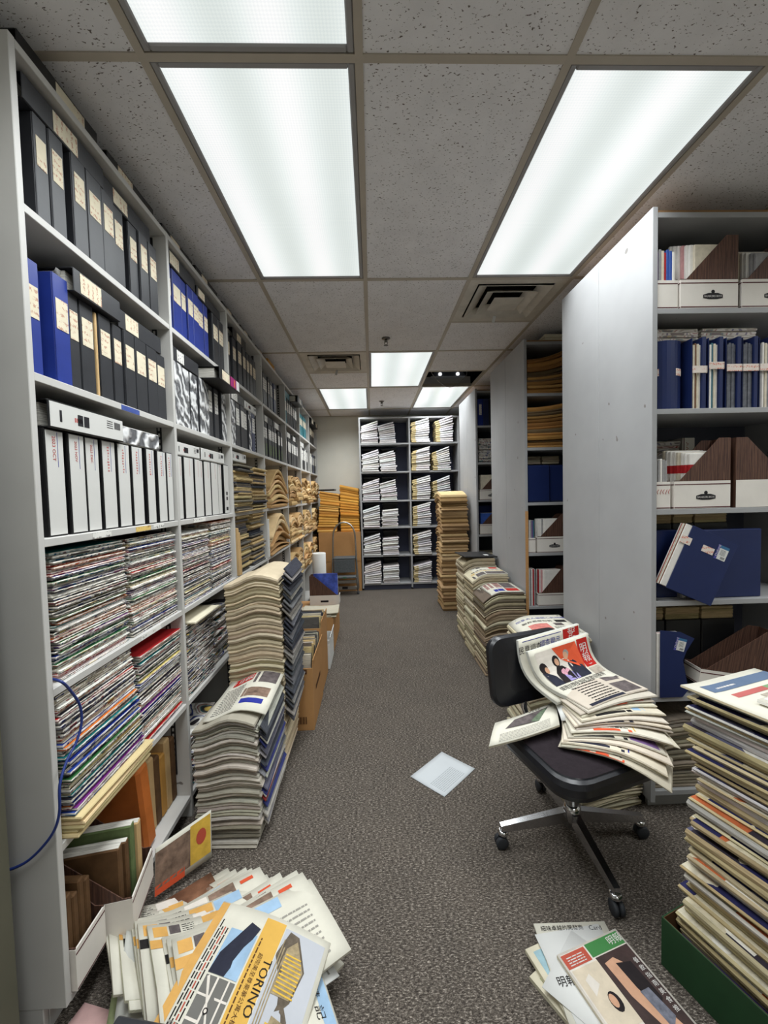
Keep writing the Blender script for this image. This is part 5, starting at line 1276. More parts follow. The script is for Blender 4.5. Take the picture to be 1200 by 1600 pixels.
# step stool
e = empty('step_stool', (-.415, 5.90, 0)); tag(e, 'folding metal step stool with arched hand rail before the cartons', 'step stool')
b = MB(); pts = []
hw = .16
front = [(-hw - .025, -.0, .0), (-hw - .012, .03, .4), (-hw, .06, .80)]
arc = [(-hw * math.cos(PI * i / 10), .06 + .02 * math.sin(PI * i / 10), .80 + .235 * math.sin(PI * i / 10) ** .8) for i in range(1, 10)]
b.tube(front + arc + [(hw, .06, .80), (hw + .012, .03, .4), (hw + .025, .0, .0)], .0125, M_STEEL, 10); b.build('hand_rail', e)
M_TREAD = mat('ribbed_tread', rgb(84, 88, 90), .6, .3, var=.25, scale=60, bump=.3, bscale=140)
b = MB(); b.cbox((-.155, -.0, .50), (.155, .2, .53), M_TREAD, .006); b.build('step', e)
b = MB(); b.cbox((-.165, -.10, .25), (.165, .05, .275), M_TREAD, .006); b.build('step', e)
b = MB(); b.cbox((-.15, -.012, .32), (.15, -.006, .50), M_TREAD, .002); o = b.build('tread_board', e)
for s in (-1, 1):
    b = MB(); b.tube([(s * .17, .03, .52), (s * .19, .22, .01)], .011, M_STEEL, 8); b.build('rear_leg', e)
    b = MB(); b.tube([(s * .165, -.09, .26), (s * .185, .0, .06)], .009, M_STEEL, 8); b.build('brace', e)
    b = MB(); b.lathe([(.016, 0), (.018, .004), (.016, .035)], M_RUBBER, 10, M=Matrix.Translation((s * (hw + .025), 0, 0))); b.build('foot', e)
for zz in (.07, .16):
    b = MB(); b.cbox((-.17, -.012, zz), (.17, .0, zz + .05), M_STEEL, .004); b.build('cross_bar', e)
b = MB(); b.box((-.04, -.0135, .2 - .12), (.04, -.0125, .225 - .11), M_LOGO); b.box((-.02, -.1012, .253), (.03, -.1005, .272), mat('green_sticker2', rgb(50, 96, 70), .5, .3, var=.1)); b.build('sticker', e)

# ------------------------------------------------------------------ newspaper stacks on the right of the aisle
def n_bend(u, v): return 1 - (1 - min(1, u / .45)) ** 2 if u < .45 else 1 - .1 * (u - .45)
def right_stack(cx, cy, w, d, n, H, label, grp, amp=(.0, .05), tints=T_NEWS, rz=0.0, lean=None):
    return stack('newspaper', 'newspaper', label, grp, cx, cy, 0, rz, w, d, n, H, M_NEWS, M_TINT, tints, zf=n_bend, nu=6, nv=2, amp=amp, jx=.010, jy=.010, jr=.02, c=.004, tj=.45, lean=lean)
T_CREAMN = [rgb(206, 196, 168), rgb(192, 182, 154), rgb(178, 166, 138), rgb(200, 190, 164)]
T_BRNN = [rgb(184, 170, 142), rgb(136, 120, 98), rgb(160, 146, 120), rgb(112, 100, 86), rgb(194, 182, 156)]
right_stack(1.005, 4.03, .31, .34, 26, .74, '# newspaper in the farthest of three right floor stacks', 'newspapers in the farthest right floor stack', (.0, .06), T_CREAMN)
right_stack(1.005, 3.655, .31, .34, 26, .66, '# newspaper in the middle of three right floor stacks', 'newspapers in the middle right floor stack', (.0, .06), T_CREAMN)
right_stack(1.012, 3.29, .325, .345, 30, .575, '# newspaper in the nearest of three right floor stacks', 'newspapers in the nearest right floor stack', (.0, .07), T_BRNN, lean=lambda q: (.0, .02 * q))
right_stack(.985, 2.33, .33, .37, 26, .60, '# newspaper in the stack behind the office chair', 'newspapers in the stack behind the chair', (.0, .05), T_CREAMN)
# printed top papers
b = MB(); b.cbox((-.16, -.17, 0), (.16, .17, .012), M_BLACKD, .004); b.box((.06, -.10, .012), (.10, -.04, .0125), M_WHITE); o = b.build('card_folder', None, (1.005, 4.02, .807), (0, .03, .1)); tag(o, 'black folder with a white tag on the farthest right newspaper stack', 'folder')
def top_page(cx, cy, z, w, h, amp_, label, kind, rz=0.0, bend=n_bend):
    c, s_ = math.cos(rz), math.sin(rz)
    def S(u, v):
        x, y = u - w / 2, v - h / 2
        return (cx + x * c - y * s_, cy + x * s_ + y * c, z + amp_ * bend(u / w, v / h))
    o = sheet_obj('newspaper', S, w, h, .003, M_NPAGE, 10, 5); tag(o, label, 'newspaper')
    p = Page(S, w, h); kind(p, w, h); p.build('print', o); return o
M_YEL = mat('yellow_ink', rgb(206, 168, 70), .75, .15, var=.15, scale=30)
def pr_a(p, w, h):
    p.rect(w * .68, h * .72, w * .93, h * .92, M_RED); p.rect(w * .3, h * .8, w * .42, h * .92, M_PHOTO); p.lines(w * .05, h * .93, w * .6, h * .97, 1, M_INK)
    p.text('發展商推出新盤', .036, w * .5, h * .58, M_INK); p.text('樓市新聞特刊報道', .036, w * .52, h * .44, M_YEL); p.rect(w * .04, h * .05, w * .97, h * .34, M_PHOTO)
def pr_b(p, w, h):
    p.rect(w * .2, h * .45, w * .6, h * .92, mat('printed_photo_rose', rgb(150, 116, 110), .7, .2, var=.5, scale=26)); p.rect(w * .6, h * .1, w * .92, h * .35, M_RED); p.rect(w * .62, h * .4, w * .92, h * .9, M_PHOTO); p.rect(w * .3, h * .1, w * .55, h * .3, M_BLUEINK); p.lines(w * .04, h * .1, w * .18, h * .9, 14, M_INK, frac=.4)
def pr_c(p, w, h):
    p.lines(w * .12, h * .93, w * .95, h * .97, 1, M_INK, words=False); p.text('加拿大人最關心的問題', .030, w * .55, h * .82, M_BLUEINK); p.text('聯邦選舉形勢', .030, w * .42, h * .66, M_INK)
    p.rect(w * .2, h * .25, w * .55, h * .55, mat('red_panel', rgb(196, 120, 112), .75, .15, var=.25, scale=40)); p.rect(w * .66, h * .44, w * .82, h * .56, M_PHOTO); p.lines(w * .6, h * .08, w * .95, h * .4, 9, M_INK, frac=.4); p.rect(w * .75, h * .6, w * .95, h * .72, M_INK)
top_page(1.005, 3.655, .665, .30, .33, .06, 'newspaper with a yellow and black front page on the middle right stack', pr_a)
top_page(1.012, 3.31, .582, .31, .34, .07, 'newspaper with red and grey pictures on the nearest right stack', pr_b)
top_page(.985, 2.33, .606, .32, .36, .05, 'newspaper with blue headline characters on the stack behind the chair', pr_c)
# ------------------------------------------------------------------ office chair
M_VINYL = mat('chair_black_vinyl', rgb(24, 25, 30), .32, .5, var=.1, scale=12, bump=.1, bscale=90)
M_FABRIC = mat('chair_dark_fabric', rgb(40, 34, 38), .9, .15, var=.15, scale=60, bump=.25, bscale=320)
CRZ = .33
chair = empty('office_chair', (.778, 1.597, 0), (0, 0, CRZ)); tag(chair, 'black vinyl office chair on a chrome four-leg base, heaped with newspapers', 'chair')
def ring_solid(b, outline, prof, mats, close_top=True):
    """stack scaled outlines: prof = [(scale, z)]"""
    n = len(outline); off = len(b.v); rows = []
    for (s, z) in prof: rows.append([(x * s, y * s, z) for x, y in outline])
    for r_ in range(len(rows) - 1):
        vs = rows[r_] + rows[r_ + 1]
        b.add(vs, [(i, (i + 1) % n, n + (i + 1) % n, n + i) for i in range(n)], mats[min(r_, len(mats) - 1)], True)
    b.add(rows[-1], [tuple(range(n))], mats[-1]); b.add(rows[0], [tuple(range(n - 1, -1, -1))], mats[0])
def rrect(w, d, r, n=6, taper=0.0):
    out = []
    for cx, cy, a0 in ((w / 2 - r, d / 2 - r, 0), (-w / 2 + r, d / 2 - r, PI / 2), (-w / 2 + r, -d / 2 + r, PI), (w / 2 - r, -d / 2 + r, 1.5 * PI)):
        for i in range(n + 1):
            a = a0 + PI / 2 * i / n; x, y = cx + r * math.cos(a), cy + r * math.sin(a); out.append((x * (1 - taper * y / d), y))
    return out
ol = rrect(.475, .45, .10, 6, .12)
b = MB(); ring_solid(b, ol, [(.86, .372), (.97, .38), (1.0, .40), (1.0, .425), (.975, .443), (.93, .449)], [M_VINYL]); seat = b.build('seat', chair, (.0, -.02, 0))
b = MB(); ring_solid(b, ol, [(.925, .447), (.91, .453), (.80, .4575), (.4, .4595)], [M_VINYL, M_FABRIC]); b.build('seat_pad', seat)
b = MB(); b.cbox((-.12, -.13, .345), (.12, .13, .372), M_BLACKD, .006); b.build('seat_plate', chair)
b = MB(); b.lathe([(.026, .075), (.026, .345)], M_STEEL, 18); b.lathe([(.034, .075), (.034, .15), (.026, .165)], M_CHROME, 18); b.build('column', chair)
# backrest behind, leaning slightly
bo = rrect(.40, .30, .06, 6)
b = MB(); pr = [(.94, -.022), (1.0, -.010), (1.0, .010), (.95, .022), (.6, .026)]
rows = []
for s, z in pr: rows.append([(x * s, -(z + .16 * (x * s) ** 2 * -1), y * s) for x, y in bo])
n = len(bo)
for r_ in range(len(rows) - 1): b.add(rows[r_] + rows[r_ + 1], [(i, (i + 1) % n, n + (i + 1) % n, n + i) for i in range(n)], M_VINYL, True)
b.add(rows[-1], [tuple(range(n))], M_VINYL); b.add(rows[0], [tuple(range(n - 1, -1, -1))], M_VINYL)
b.build('backrest', chair, (-.02, .235, .64), (-.14, 0, 0))
b = MB(); b.tube([(0, .10, .36), (0, .25, .37), (0, .285, .42), (0, .285, .6)], .014, M_CHROME, 10); b.build('back_support', chair)
for k in range(4):
    a = PI + k * PI / 2 - CRZ + .03
    e_ = Matrix.Rotation(a, 4, 'Z')
    b = MB()
    vs = [(.03, -.018, .095), (.03, .018, .095), (.03, .015, .14), (.03, -.015, .14), (.295, -.013, .07), (.295, .013, .07), (.295, .011, .095), (.295, -.011, .095)]
    b.add(vs, [(0, 3, 2, 1), (4, 5, 6, 7), (0, 1, 5, 4), (1, 2, 6, 5), (2, 3, 7, 6), (3, 0, 4, 7)], M_CHROME, M=e_); leg = b.build('base_leg', chair)
    b = MB(); b.lathe([(.008, .05), (.008, .075), (.02, .072), (.022, .06), (.016, .05)], M_CHROME, 12, M=e_ @ Matrix.Translation((.285, 0, 0))); b.build('caster_hood', leg)
    b = MB()
    for s in (-1, 1): b.lathe([(.020, -.008), (.025, -.005), (.025, .005), (.020, .008)], M_RUBBER, 16, M=e_ @ Matrix.Translation((.292, s * .011, .026)) @ Matrix.Rotation(PI / 2, 4, 'X'))
    b.build('caster_wheel', leg)

# newspapers on the chair
def quadS(TL, TR, BL, BR, w, h, bow=(0, 0, 0), bow2=(0, 0, 0)):
    """surface over four corners; u runs left to right, v bottom to top"""
    TL, TR, BL, BR, bow, bow2 = map(Vector, (TL, TR, BL, BR, bow, bow2))
    def S(u, v):
        a, t = u / w, v / h
        p = (BL * (1 - a) + BR * a) * (1 - t) + (TL * (1 - a) + TR * a) * t
        return p + bow * math.sin(PI * min(1.05, max(-.05, t))) + bow2 * math.sin(PI * min(1.05, max(-.05, a)))
    return S
M_SKIN = mat('printed_skin_tone', rgb(196, 152, 124), .7, .2, var=.08, scale=40); M_HAIR = mat('printed_hair_black', rgb(34, 28, 30), .7, .2, var=.15, scale=40)
M_GREYH = mat('printed_grey_hair', rgb(150, 146, 140), .7, .2, var=.1, scale=40); M_SUIT = mat('printed_dark_suit', rgb(40, 42, 56), .7, .2, var=.15, scale=40)
M_ORR = mat('printed_orange_red', rgb(206, 84, 52), .7, .2, var=.12, scale=10); M_PALE = mat('printed_pale', rgb(214, 206, 196), .7, .2, var=.1, scale=20); M_ROSE = mat('printed_flowers', rgb(204, 150, 164), .7, .2, var=.4, scale=90)
M_LAV = mat('printed_lavender', rgb(150, 140, 190), .7, .2, var=.2, scale=60); M_SKYB = mat('printed_sky', rgb(150, 178, 204), .7, .2, var=.15, scale=12)
W_, H_ = .35, .26
S1 = quadS((.655, 1.735, .735), (.985, 1.86, .765), (.80, 1.60, .585), (1.09, 1.735, .60), W_, H_, (-.03, .022, -.035))
S0 = quadS((.625, 1.765, .775), (.955, 1.885, .80), (.735, 1.625, .565), (1.06, 1.765, .585), W_, .28, (-.035, .03, -.03))
o = sheet_obj('newspaper', S0, W_, .28, .014, M_NPAGE, 10, 10, edge=M_NPGREY); tag(o, 'rear newspaper with a blue headline leaning on the chair back', 'newspaper', 'newspapers on the chair')
p = Page(S0, W_, .28)
p.rect(.25, .225, .345, .275, M_RED); p.text('報', .05, .3, .25, M_LOGOW); p.text('民意調查', .032, .06, .235, M_INK, align='CENTER'); p.text('調查顯示', .03, .175, .24, M_BLUEINK); p.rect(.02, .268, .24, .271, M_BLUEINK); p.rect(.06, .205, .24, .218, mat('printed_maroon', rgb(110, 40, 60), .7, .2, var=.1)); p.build('print', o)
o = sheet_obj('newspaper', S1, W_, H_, .016, M_NPAGE, 10, 10, edge=M_NPGREY); tag(o, 'front newspaper with a group photograph and red masthead leaning on the chair back', 'newspaper', 'newspapers on the chair')
p = Page(S1, W_, H_)
# photograph
p.rect(.03, .085, .262, .245, M_PALE, .0008, 12); p.poly([(.125, .245), (.262, .245), (.262, .12), (.16, .19)], M_ORR, .0011)
for k in range(3): p.rect(.165, .205 - .016 * k, .255, .208 - .016 * k, M_PALE, .0013)
p.poly([(.03, .085), (.09, .085), (.085, .13), (.06, .15), (.03, .16)], M_SUIT, .0012); p.disc(.05, .175, .022, .026, M_HAIR, .0013); p.disc(.062, .165, .011, .015, M_SKIN, .0015)
p.poly([(.085, .085), (.165, .085), (.175, .14), (.15, .165), (.12, .17), (.098, .14)], M_HAIR, .0013); p.disc(.128, .19, .02, .026, M_HAIR, .0014); p.disc(.131, .186, .012, .016, M_SKIN, .0016)
p.poly([(.17, .085), (.258, .085), (.25, .16), (.215, .185), (.185, .165)], M_SUIT, .0013); p.disc(.196, .205, .017, .021, M_GREYH, .0014); p.disc(.19, .2, .013, .017, M_SKIN, .0016); p.poly([(.196, .185), (.205, .15), (.2, .14), (.19, .175)], M_LOGOW, .0016)
p.poly([(.125, .087), (.19, .087), (.195, .12), (.16, .135), (.13, .125)], M_LAV, .0016); p.disc(.15, .135, .026, .017, M_ROSE, .0018)
# masthead
p.rect(.272, .12, .335, .248, M_RED, .0009, 12); p.text('明', .046, .304, .205, M_LOGOW); p.text('報', .046, .304, .162, M_LOGOW); p.lines(.285, .13, .325, .136, 1, M_LOGOW, .0013)
p.rect(.272, .075, .335, .115, mat('printed_grey_panel', rgb(166, 156, 142), .75, .15, var=.25, scale=60))
p.text('總理訪問受到民眾歡迎接待', .0235, .17, .066, M_INK); p.text('雙方會談貿易合作', .016, .13, .045, M_INK); p.rect(.03, .012, .15, .03, M_BLUEINK); p.lines(.16, .01, .24, .036, 4, M_INK, frac=.4); p.rect(.25, .006, .34, .035, M_PHOTO)
p.build('print', o)
# sheet sticking out to the left of the seat
S2 = quadS((.478, 1.628, .490), (.762, 1.712, .525), (.412, 1.487, .482), (.715, 1.565, .508), .31, .15, (0, 0, .006), (0, 0, -.006))
o = sheet_obj('newspaper', S2, .31, .15, .009, M_NPAGE, 8, 4, edge=M_NEWS); o.color = rgb(214, 206, 186); tag(o, 'folded newspaper with a street picture sticking out left of the chair seat', 'newspaper', 'newspapers on the chair')
p = Page(S2, .31, .15); p.poly([(.06, .075), (.22, .06), (.27, .13), (.10, .125)], M_PHOTO); p.poly([(.17, .066), (.22, .06), (.265, .125), (.24, .125)], mat('printed_leafy', rgb(96, 110, 90), .7, .2, var=.4, scale=60), .0013); p.lines(.04, .01, .27, .055, 6, mat('pale_ink', rgb(150, 146, 138), .8, .1), frac=.35); p.text('新 聞 專 題', .012, .2, .14, M_INK); p.build('print', o)
S3 = quadS((.745, 1.70, .545), (.80, 1.70, .555), (.73, 1.58, .515), (.765, 1.575, .52), .06, .13, (0, 0, .01))
o = sheet_obj('paper_sheet', S3, .06, .13, .002, M_WHITE, 4, 4); tag(o, 'blank white slip folded over the chair newspapers', 'paper')
# fanned heap of folded newspapers
RND.seed(21)
N_F = 15
for k in range(N_F):
    q = k / (N_F - 1)
    ang = -.60 + .98 * q + RND.uniform(-.07, .07); w_ = .345 + RND.uniform(-.02, .02)
    px_, py_ = .735 + .03 * q + RND.uniform(-.008, .008), 1.575 + .05 * q
    cx, cy = px_ + math.cos(ang) * w_ / 2, py_ + math.sin(ang) * w_ / 2
    t = .0065 + RND.uniform(0, .003)
    def zf(u, v, q=q): return -.035 * (1 - q) * max(0, u - .5) ** 1.5 * 2.8 + .018 * math.sin(PI * u) * (1 - .5 * q) + .014 * q * u
    me = slab_mesh('newspaper', w_, .22 + RND.uniform(-.02, .02), t, 9, 2, zf, .003, M_NEWS, M_TINT)
    o = obj('newspaper', me, None, (cx, cy, .4635 + k * .0086), (.0, .0, ang)); o.color = tint(RND.choice([rgb(206, 198, 180), rgb(192, 184, 168), rgb(212, 206, 190)]), .08)
    tag(o, f'{nth(k + 1) if k else "lowest"} folded newspaper up in the fanned heap on the chair seat', 'newspaper', 'newspapers on the chair')
    if k % 2 == 0:
        p = Page(lambda u, v, zf=zf, t=t: (u - .16, v - .115, zf(u / .32, v / .23) + t), .32, .23)
        m1 = [M_PHOTO, M_BLUEINK, mat('printed_purple', rgb(120, 90, 140), .7, .2, var=.3, scale=30), M_YEL, mat('printed_green', rgb(150, 176, 120), .7, .2, var=.4, scale=30), M_SKYB, M_RED, M_PHOTO][(k // 2) % 8]
        p.rect(.21, .02, .305, .10, m1, .0006, 8); p.rect(.22, .12, .3, .2, M_PHOTO, .0006, 8); p.lines(.06, .03, .19, .2, 10, M_INK, .0006, .35); p.rect(.02, .01, .2, .025, [M_ORR, M_INK, M_SUIT][k % 3], .0008, 6); p.build('print', o)
# papers on the floor behind the chair
RND.seed(5)
for k in range(11):
    def zf(u, v, k=k): return .012 * (k / 10) * math.sin(PI * u) + .03 * (k / 10) * max(0, .25 - v)
    me = slab_mesh('newspaper', .31, .26, .0085, 6, 3, zf, .003, M_NEWS, M_TINT); o = obj('newspaper', me, None, (1.0 + RND.uniform(-.012, .012), 1.86 + RND.uniform(-.01, .01), .0005 + k * .0105), (0, 0, .22 + RND.uniform(-.05, .05))); o.color = tint(rgb(196, 184, 160)); tag(o, f'{nth(k + 1) if k else "lowest"} folded newspaper up in the floor pile under the chair', 'newspaper', 'newspapers under the chair')
p = Page(lambda u, v: (u - .15, v - .12, .0092 + .012 * math.sin(PI * u / .31) + .03 * max(0, .25 - v / .24)), .3, .24); p.rect(.02, .03, .14, .2, M_PHOTO, .0008); p.rect(.15, .1, .27, .2, M_RED, .0008); p.lines(.16, .02, .28, .09, 5, M_INK); p.build('print', o)

# ------------------------------------------------------------------ big stack in the green box, right foreground
RND.seed(33)
RZ = .36
ex, ey = Vector((math.cos(RZ), math.sin(RZ), 0)), Vector((-math.sin(RZ), math.cos(RZ), 0))
cor = Vector((.905, 1.15, 0))
cc = cor + ex * .18 - ey * .19
def m_printed(name):
    """newspaper covers: cream margin with blocks of navy, orange and grey printing"""
    k = N(name); k.set(.75, .15)
    v = k.coord(rnd=True)
    vo = k.n('ShaderNodeTexVoronoi', feature='F1', distance='CHEBYCHEV'); vo.inputs['Scale'].default_value = 9; vo.inputs['Randomness'].default_value = .8; k.l(v, vo.inputs['Vector'])
    sp = k.n('ShaderNodeSeparateColor'); k.l(vo.outputs['Color'], sp.inputs[0])
    col = k.ramp(sp.outputs[0], [(0, rgb(44, 44, 84)), (.28, rgb(206, 196, 170)), (.45, rgb(56, 50, 60)), (.58, rgb(190, 104, 64)), (.66, rgb(212, 204, 182)), (.8, rgb(90, 90, 112)), (.9, rgb(226, 222, 212))], 'CONSTANT')
    nz = k.noise(v, 60, 3); col = k.mix(.35, col, k.ramp(nz.outputs[0], [(.35, (.55, .55, .55, 1)), (.6, (1.1, 1.1, 1.1, 1))]), 'MULTIPLY')
    k.base(col); return k.m
M_PRINT = m_printed('printed_cover')
big = stack('newspaper', 'newspaper', '# newspaper in the big stack in the green box, right foreground', 'newspapers in the big right foreground stack', cc.x, cc.y, .006, RZ, .36, .38, 56, .835, M_NEWS, M_PRINT, [rgb(204, 188, 146), rgb(192, 174, 134), rgb(210, 196, 160), rgb(182, 164, 126), rgb(214, 210, 204)],
    zf=lambda u, v: -u * .25 + .6 * max(0, .2 - u), nu=5, nv=2, amp=(.0, .05), lean=lambda q: (-.012 * math.sin(6 * q), .008 * math.sin(9 * q)), jx=.016, jy=.014, jr=.03, c=.0035, tj=.55)
top = .846
def S(u, v):
    pnt = cor + ex * (u - .012) + ey * (v - .385)
    return (pnt.x, pnt.y, top + .05 * (-.25 * u / .36 + .6 * max(0, .2 - u / .36)))
o = sheet_obj('newspaper', S, .37, .40, .006, M_NPAGE, 8, 4, edge=M_NEWS); o.color = rgb(224, 210, 176); tag(o, 'printed paper with a slate blue strip on top of the big right stack', 'newspaper')
p = Page(S, .37, .40); p.rect(.045, .335, .37, .375, mat('slate_strip', rgb(92, 108, 132), .7, .2, var=.08)); p.lines(.07, .349, .17, .361, 1, M_LOGOW, .0012); p.rect(.08, .295, .23, .315, mat('rose_strip', rgb(176, 96, 92), .7, .2, var=.1)); p.rect(.23, .295, .37, .315, mat('leaf_strip', rgb(120, 150, 110), .7, .2, var=.2)); p.rect(.16, .2, .37, .285, mat('printed_grey_panel', rgb(166, 156, 142)))
p.build('print', o)
def S(u, v):
    pnt = cor + ex * (u + .07) + ey * (v - .40)
    return (pnt.x, pnt.y, top + .011 - .014 * u / .36)
o = sheet_obj('magazine', S, .3, .27, .008, M_NPAGE, 6, 4, edge=M_NEWS); o.color = rgb(232, 230, 224); tag(o, 'magazine with a barcode and dark cover picture topping the big right stack', 'magazine')
p = Page(S, .3, .27); p.rect(.02, .2, .3, .265, M_WHITE, .0005)
for k in range(14): p.rect(.045 + k * .0035, .222, .0465 + k * .0035 + .001 * (k % 2), .252, M_INK, .0012, 1)
p.rect(.02, .10, .13, .195, mat('printed_red_white', rgb(150, 60, 60), .6, .2, var=.7, scale=50)); p.rect(.1, .03, .3, .19, M_HAIR, .001); p.rect(.17, .11, .25, .15, M_LOGOW, .0018); p.rect(.13, .17, .3, .2, mat('leaf_strip', rgb(120, 150, 110)), .0014); p.lines(.03, .158, .12, .172, 1, M_LOGOW, .0016); p.build('print', o)
# green box
M_GREEN = mat('green_boxboard', rgb(34, 66, 40), .55, .3, var=.12, scale=12); M_BOXIN = mat('brown_box_inside', rgb(92, 66, 46), .8, .1, var=.12)
e = empty('green_box', (0, 0, 0), (0, 0, RZ)); bc = cor + ex * .18 - ey * .19
e.location = bc; tag(e, 'dark green open box holding the big right foreground stack', 'box')
hx, hyf, hyb, hz, t = .245, .26, .222, .15, .004
for (a, c_) in (((-hx, -hyf, 0), (-hx + t, hyb, hz)), ((hx - t, -hyf, 0), (hx, hyb, hz)), ((-hx + t, hyb - t, 0), (hx - t, hyb, hz)), ((-hx + t, -hyf, 0), (hx - t, -hyf + t, hz))):
    b = MB(); b.cbox(a, c_, M_GREEN, .001)
    (x0, y0, z0), (x1, y1, z1) = a, c_
    if x1 - x0 < .01: xi = x1 if x0 < 0 else x0 - .0012; b.box((xi, y0 + t, .005), (xi + .0012, y1 - t, hz - .001), M_BOXIN)
    else: yi = y0 - .0012 if y0 > 0 else y1; b.box((x0, yi, .005), (x1, yi + .0012, hz - .001), M_BOXIN)
    b.build('side_panel', e)
b = MB(); b.box((-hx + t, -hyf + t, 0), (hx - t, hyb - t, .005), M_BOXIN); b.build('base_panel', e)

# ------------------------------------------------------------------ magazines on the floor, bottom right
def flat_thing(name, cat, label, TL, rz, w, h, z, t, m, printer=None, edge=None, curl=0.0, group=None, tintc=None):
    """rectangle whose top-left corner (seen from the camera) is TL; u right, v up"""
    c, s_ = math.cos(rz), math.sin(rz)
    def S(u, v):
        x, y = u, v - h
        return (TL[0] + x * c - y * s_, TL[1] + x * s_ + y * c, z + t + curl * ((u / w - .5) ** 2 + (v / h - .5) ** 2))
    o = sheet_obj(name, S, w, h, t, m, 8 if curl else 2, 8 if curl else 2, edge=edge); tag(o, label, cat, group)
    if tintc: o.color = tintc
    if printer: p = Page(S, w, h); printer(p, w, h); p.build('print', o)
    return o
M_MAP = mat('map_print', rgb(140, 168, 176), .6, .25, var=.25, scale=14); M_MAPG = mat('map_print_green', rgb(150, 160, 120), .6, .25, var=.3, scale=14)
flat_thing('magazine', 'magazine', 'lowest greenish map covered magazine of the floor pile, right of the aisle', (.425, 1.135), .52, .22, .3, .0005, .012, M_CREAM, lambda p, w, h: (p.rect(.02, .02, w - .02, h - .02, M_MAPG), p.rect(.06, .05, w - .05, h * .6, M_MAP, .0012)), M_NEWS, tintc=rgb(214, 208, 184))
flat_thing('magazine', 'magazine', 'bluish map covered magazine under the white sheets, right floor pile', (.435, 1.195), .30, .22, .3, .0135, .012, M_CREAM, lambda p, w, h: p.rect(.018, .02, w - .02, h - .015, M_MAP), M_NEWS, tintc=rgb(214, 208, 184))
flat_thing('brochure', 'brochure', 'white brochure with a line of characters at the back of the right floor pile', (.487, 1.262), -.02, .23, .3, .0265, .006, M_NPAGE, lambda p, w, h: (p.text('細味卓越的開發商', .017, .085, h - .018, M_INK), p.text('Card', .02, .19, h - .02, M_INK)), M_NEWS, tintc=rgb(220, 214, 196))
flat_thing('paper_sheet', 'paper', 'blank white sheet between the brochure and the cover magazine, right floor pile', (.478, 1.228), .10, .215, .28, .0328, .001, M_WHITE)
M_CGRN = mat('cover_green_strip', rgb(62, 124, 66), .5, .3, var=.1); M_CRED = mat('cover_brick_red', rgb(176, 76, 58), .5, .3, var=.1); M_BRNBG = mat('cover_dark_brown', rgb(58, 42, 40), .5, .3, var=.3, scale=30)
def cover(p, w, h):
    p.rect(.006, .006, w - .006, h - .006, M_PALE, .0005)
    p.rect(.10, .006, w - .006, h - .045, M_BRNBG, .0008); p.rect(.006, h - .045, .09, h - .008, M_CRED, .0009); p.rect(.095, h - .042, w - .006, h - .006, M_CGRN, .0010)
    p.text('明報', .026, w - .03, h - .024, M_LOGOW); p.lines(.018, h - .04, .075, h - .014, 4, M_LOGOW, .0014, .4)
    p.rect(.01, .10, .10, h - .05, mat('cover_cream_photo', rgb(206, 192, 170), .5, .3, var=.12, scale=20), .0011); p.disc(.07, .155, .016, .024, M_HAIR, .0014); p.disc(.066, .158, .010, .016, M_SKIN, .0016); p.poly([(.03, .18), (.06, .2), (.05, .23), (.03, .22)], M_PALE, .0016)
    # seated figure on the dark half
    p.poly([(.115, .235), (.15, .24), (.185, .2), (.175, .12), (.195, .05), (.17, .01), (.13, .01), (.14, .08), (.12, .15)], M_SKIN, .0012)
    p.poly([(.145, .225), (.19, .215), (.195, .12), (.165, .1), (.15, .16)], M_HAIR, .0016); p.poly([(.15, .15), (.18, .15), (.19, .08), (.16, .06)], mat('printed_grey_cloth', rgb(110, 112, 124), .6, .2, var=.4, scale=50), .0018)
    for k in range(9): p.disc(.02 + .014 * (k % 6), .03 + .028 * (k // 6) + .01 * (k % 2), .012, .013, mat('printed_sage', rgb(150, 150, 124), .6, .2, var=.3, scale=60), .0014 + .0001 * k)
    for k in range(7): p.text('餐飲指南美食推'[k], .016, w - .018, h - .09 - k * .02, M_LOGOW, h=.002)
flat_thing('magazine', 'magazine', 'glossy magazine with green and red strips and a seated figure on its cover', (.516, 1.157), .29, .225, .30, .038, .009, M_PALE, cover, M_NEWS, tintc=rgb(224, 214, 190))
def mp(p, w, h): p.text('明報', .028, .045, .06, M_INK, rot=.9); p.lines(.04, .09, .09, .12, 5, mat('pale_ink', rgb(150, 146, 138)), frac=.3)
flat_thing('paper_sheet', 'paper', 'white sheet with brushed black characters peeking from under the cover magazine', (.597, 1.233), -.82, .26, .21, .0348, .001, M_WHITE, mp)

# sheet of paper lying in the aisle
flat_thing('paper_sheet', 'paper', 'single white printed sheet lying alone on the carpet in the aisle', (.159, 2.022), .775, .268, .21, .001, .0006, mat('bond_paper', rgb(192, 196, 199), .7, .2, var=.02), lambda p, w, h: p.lines(.025, .02, .2, .11, 9, mat('faint_ink', rgb(160, 165, 168), .8, .1), .0004, .4), curl=.004)
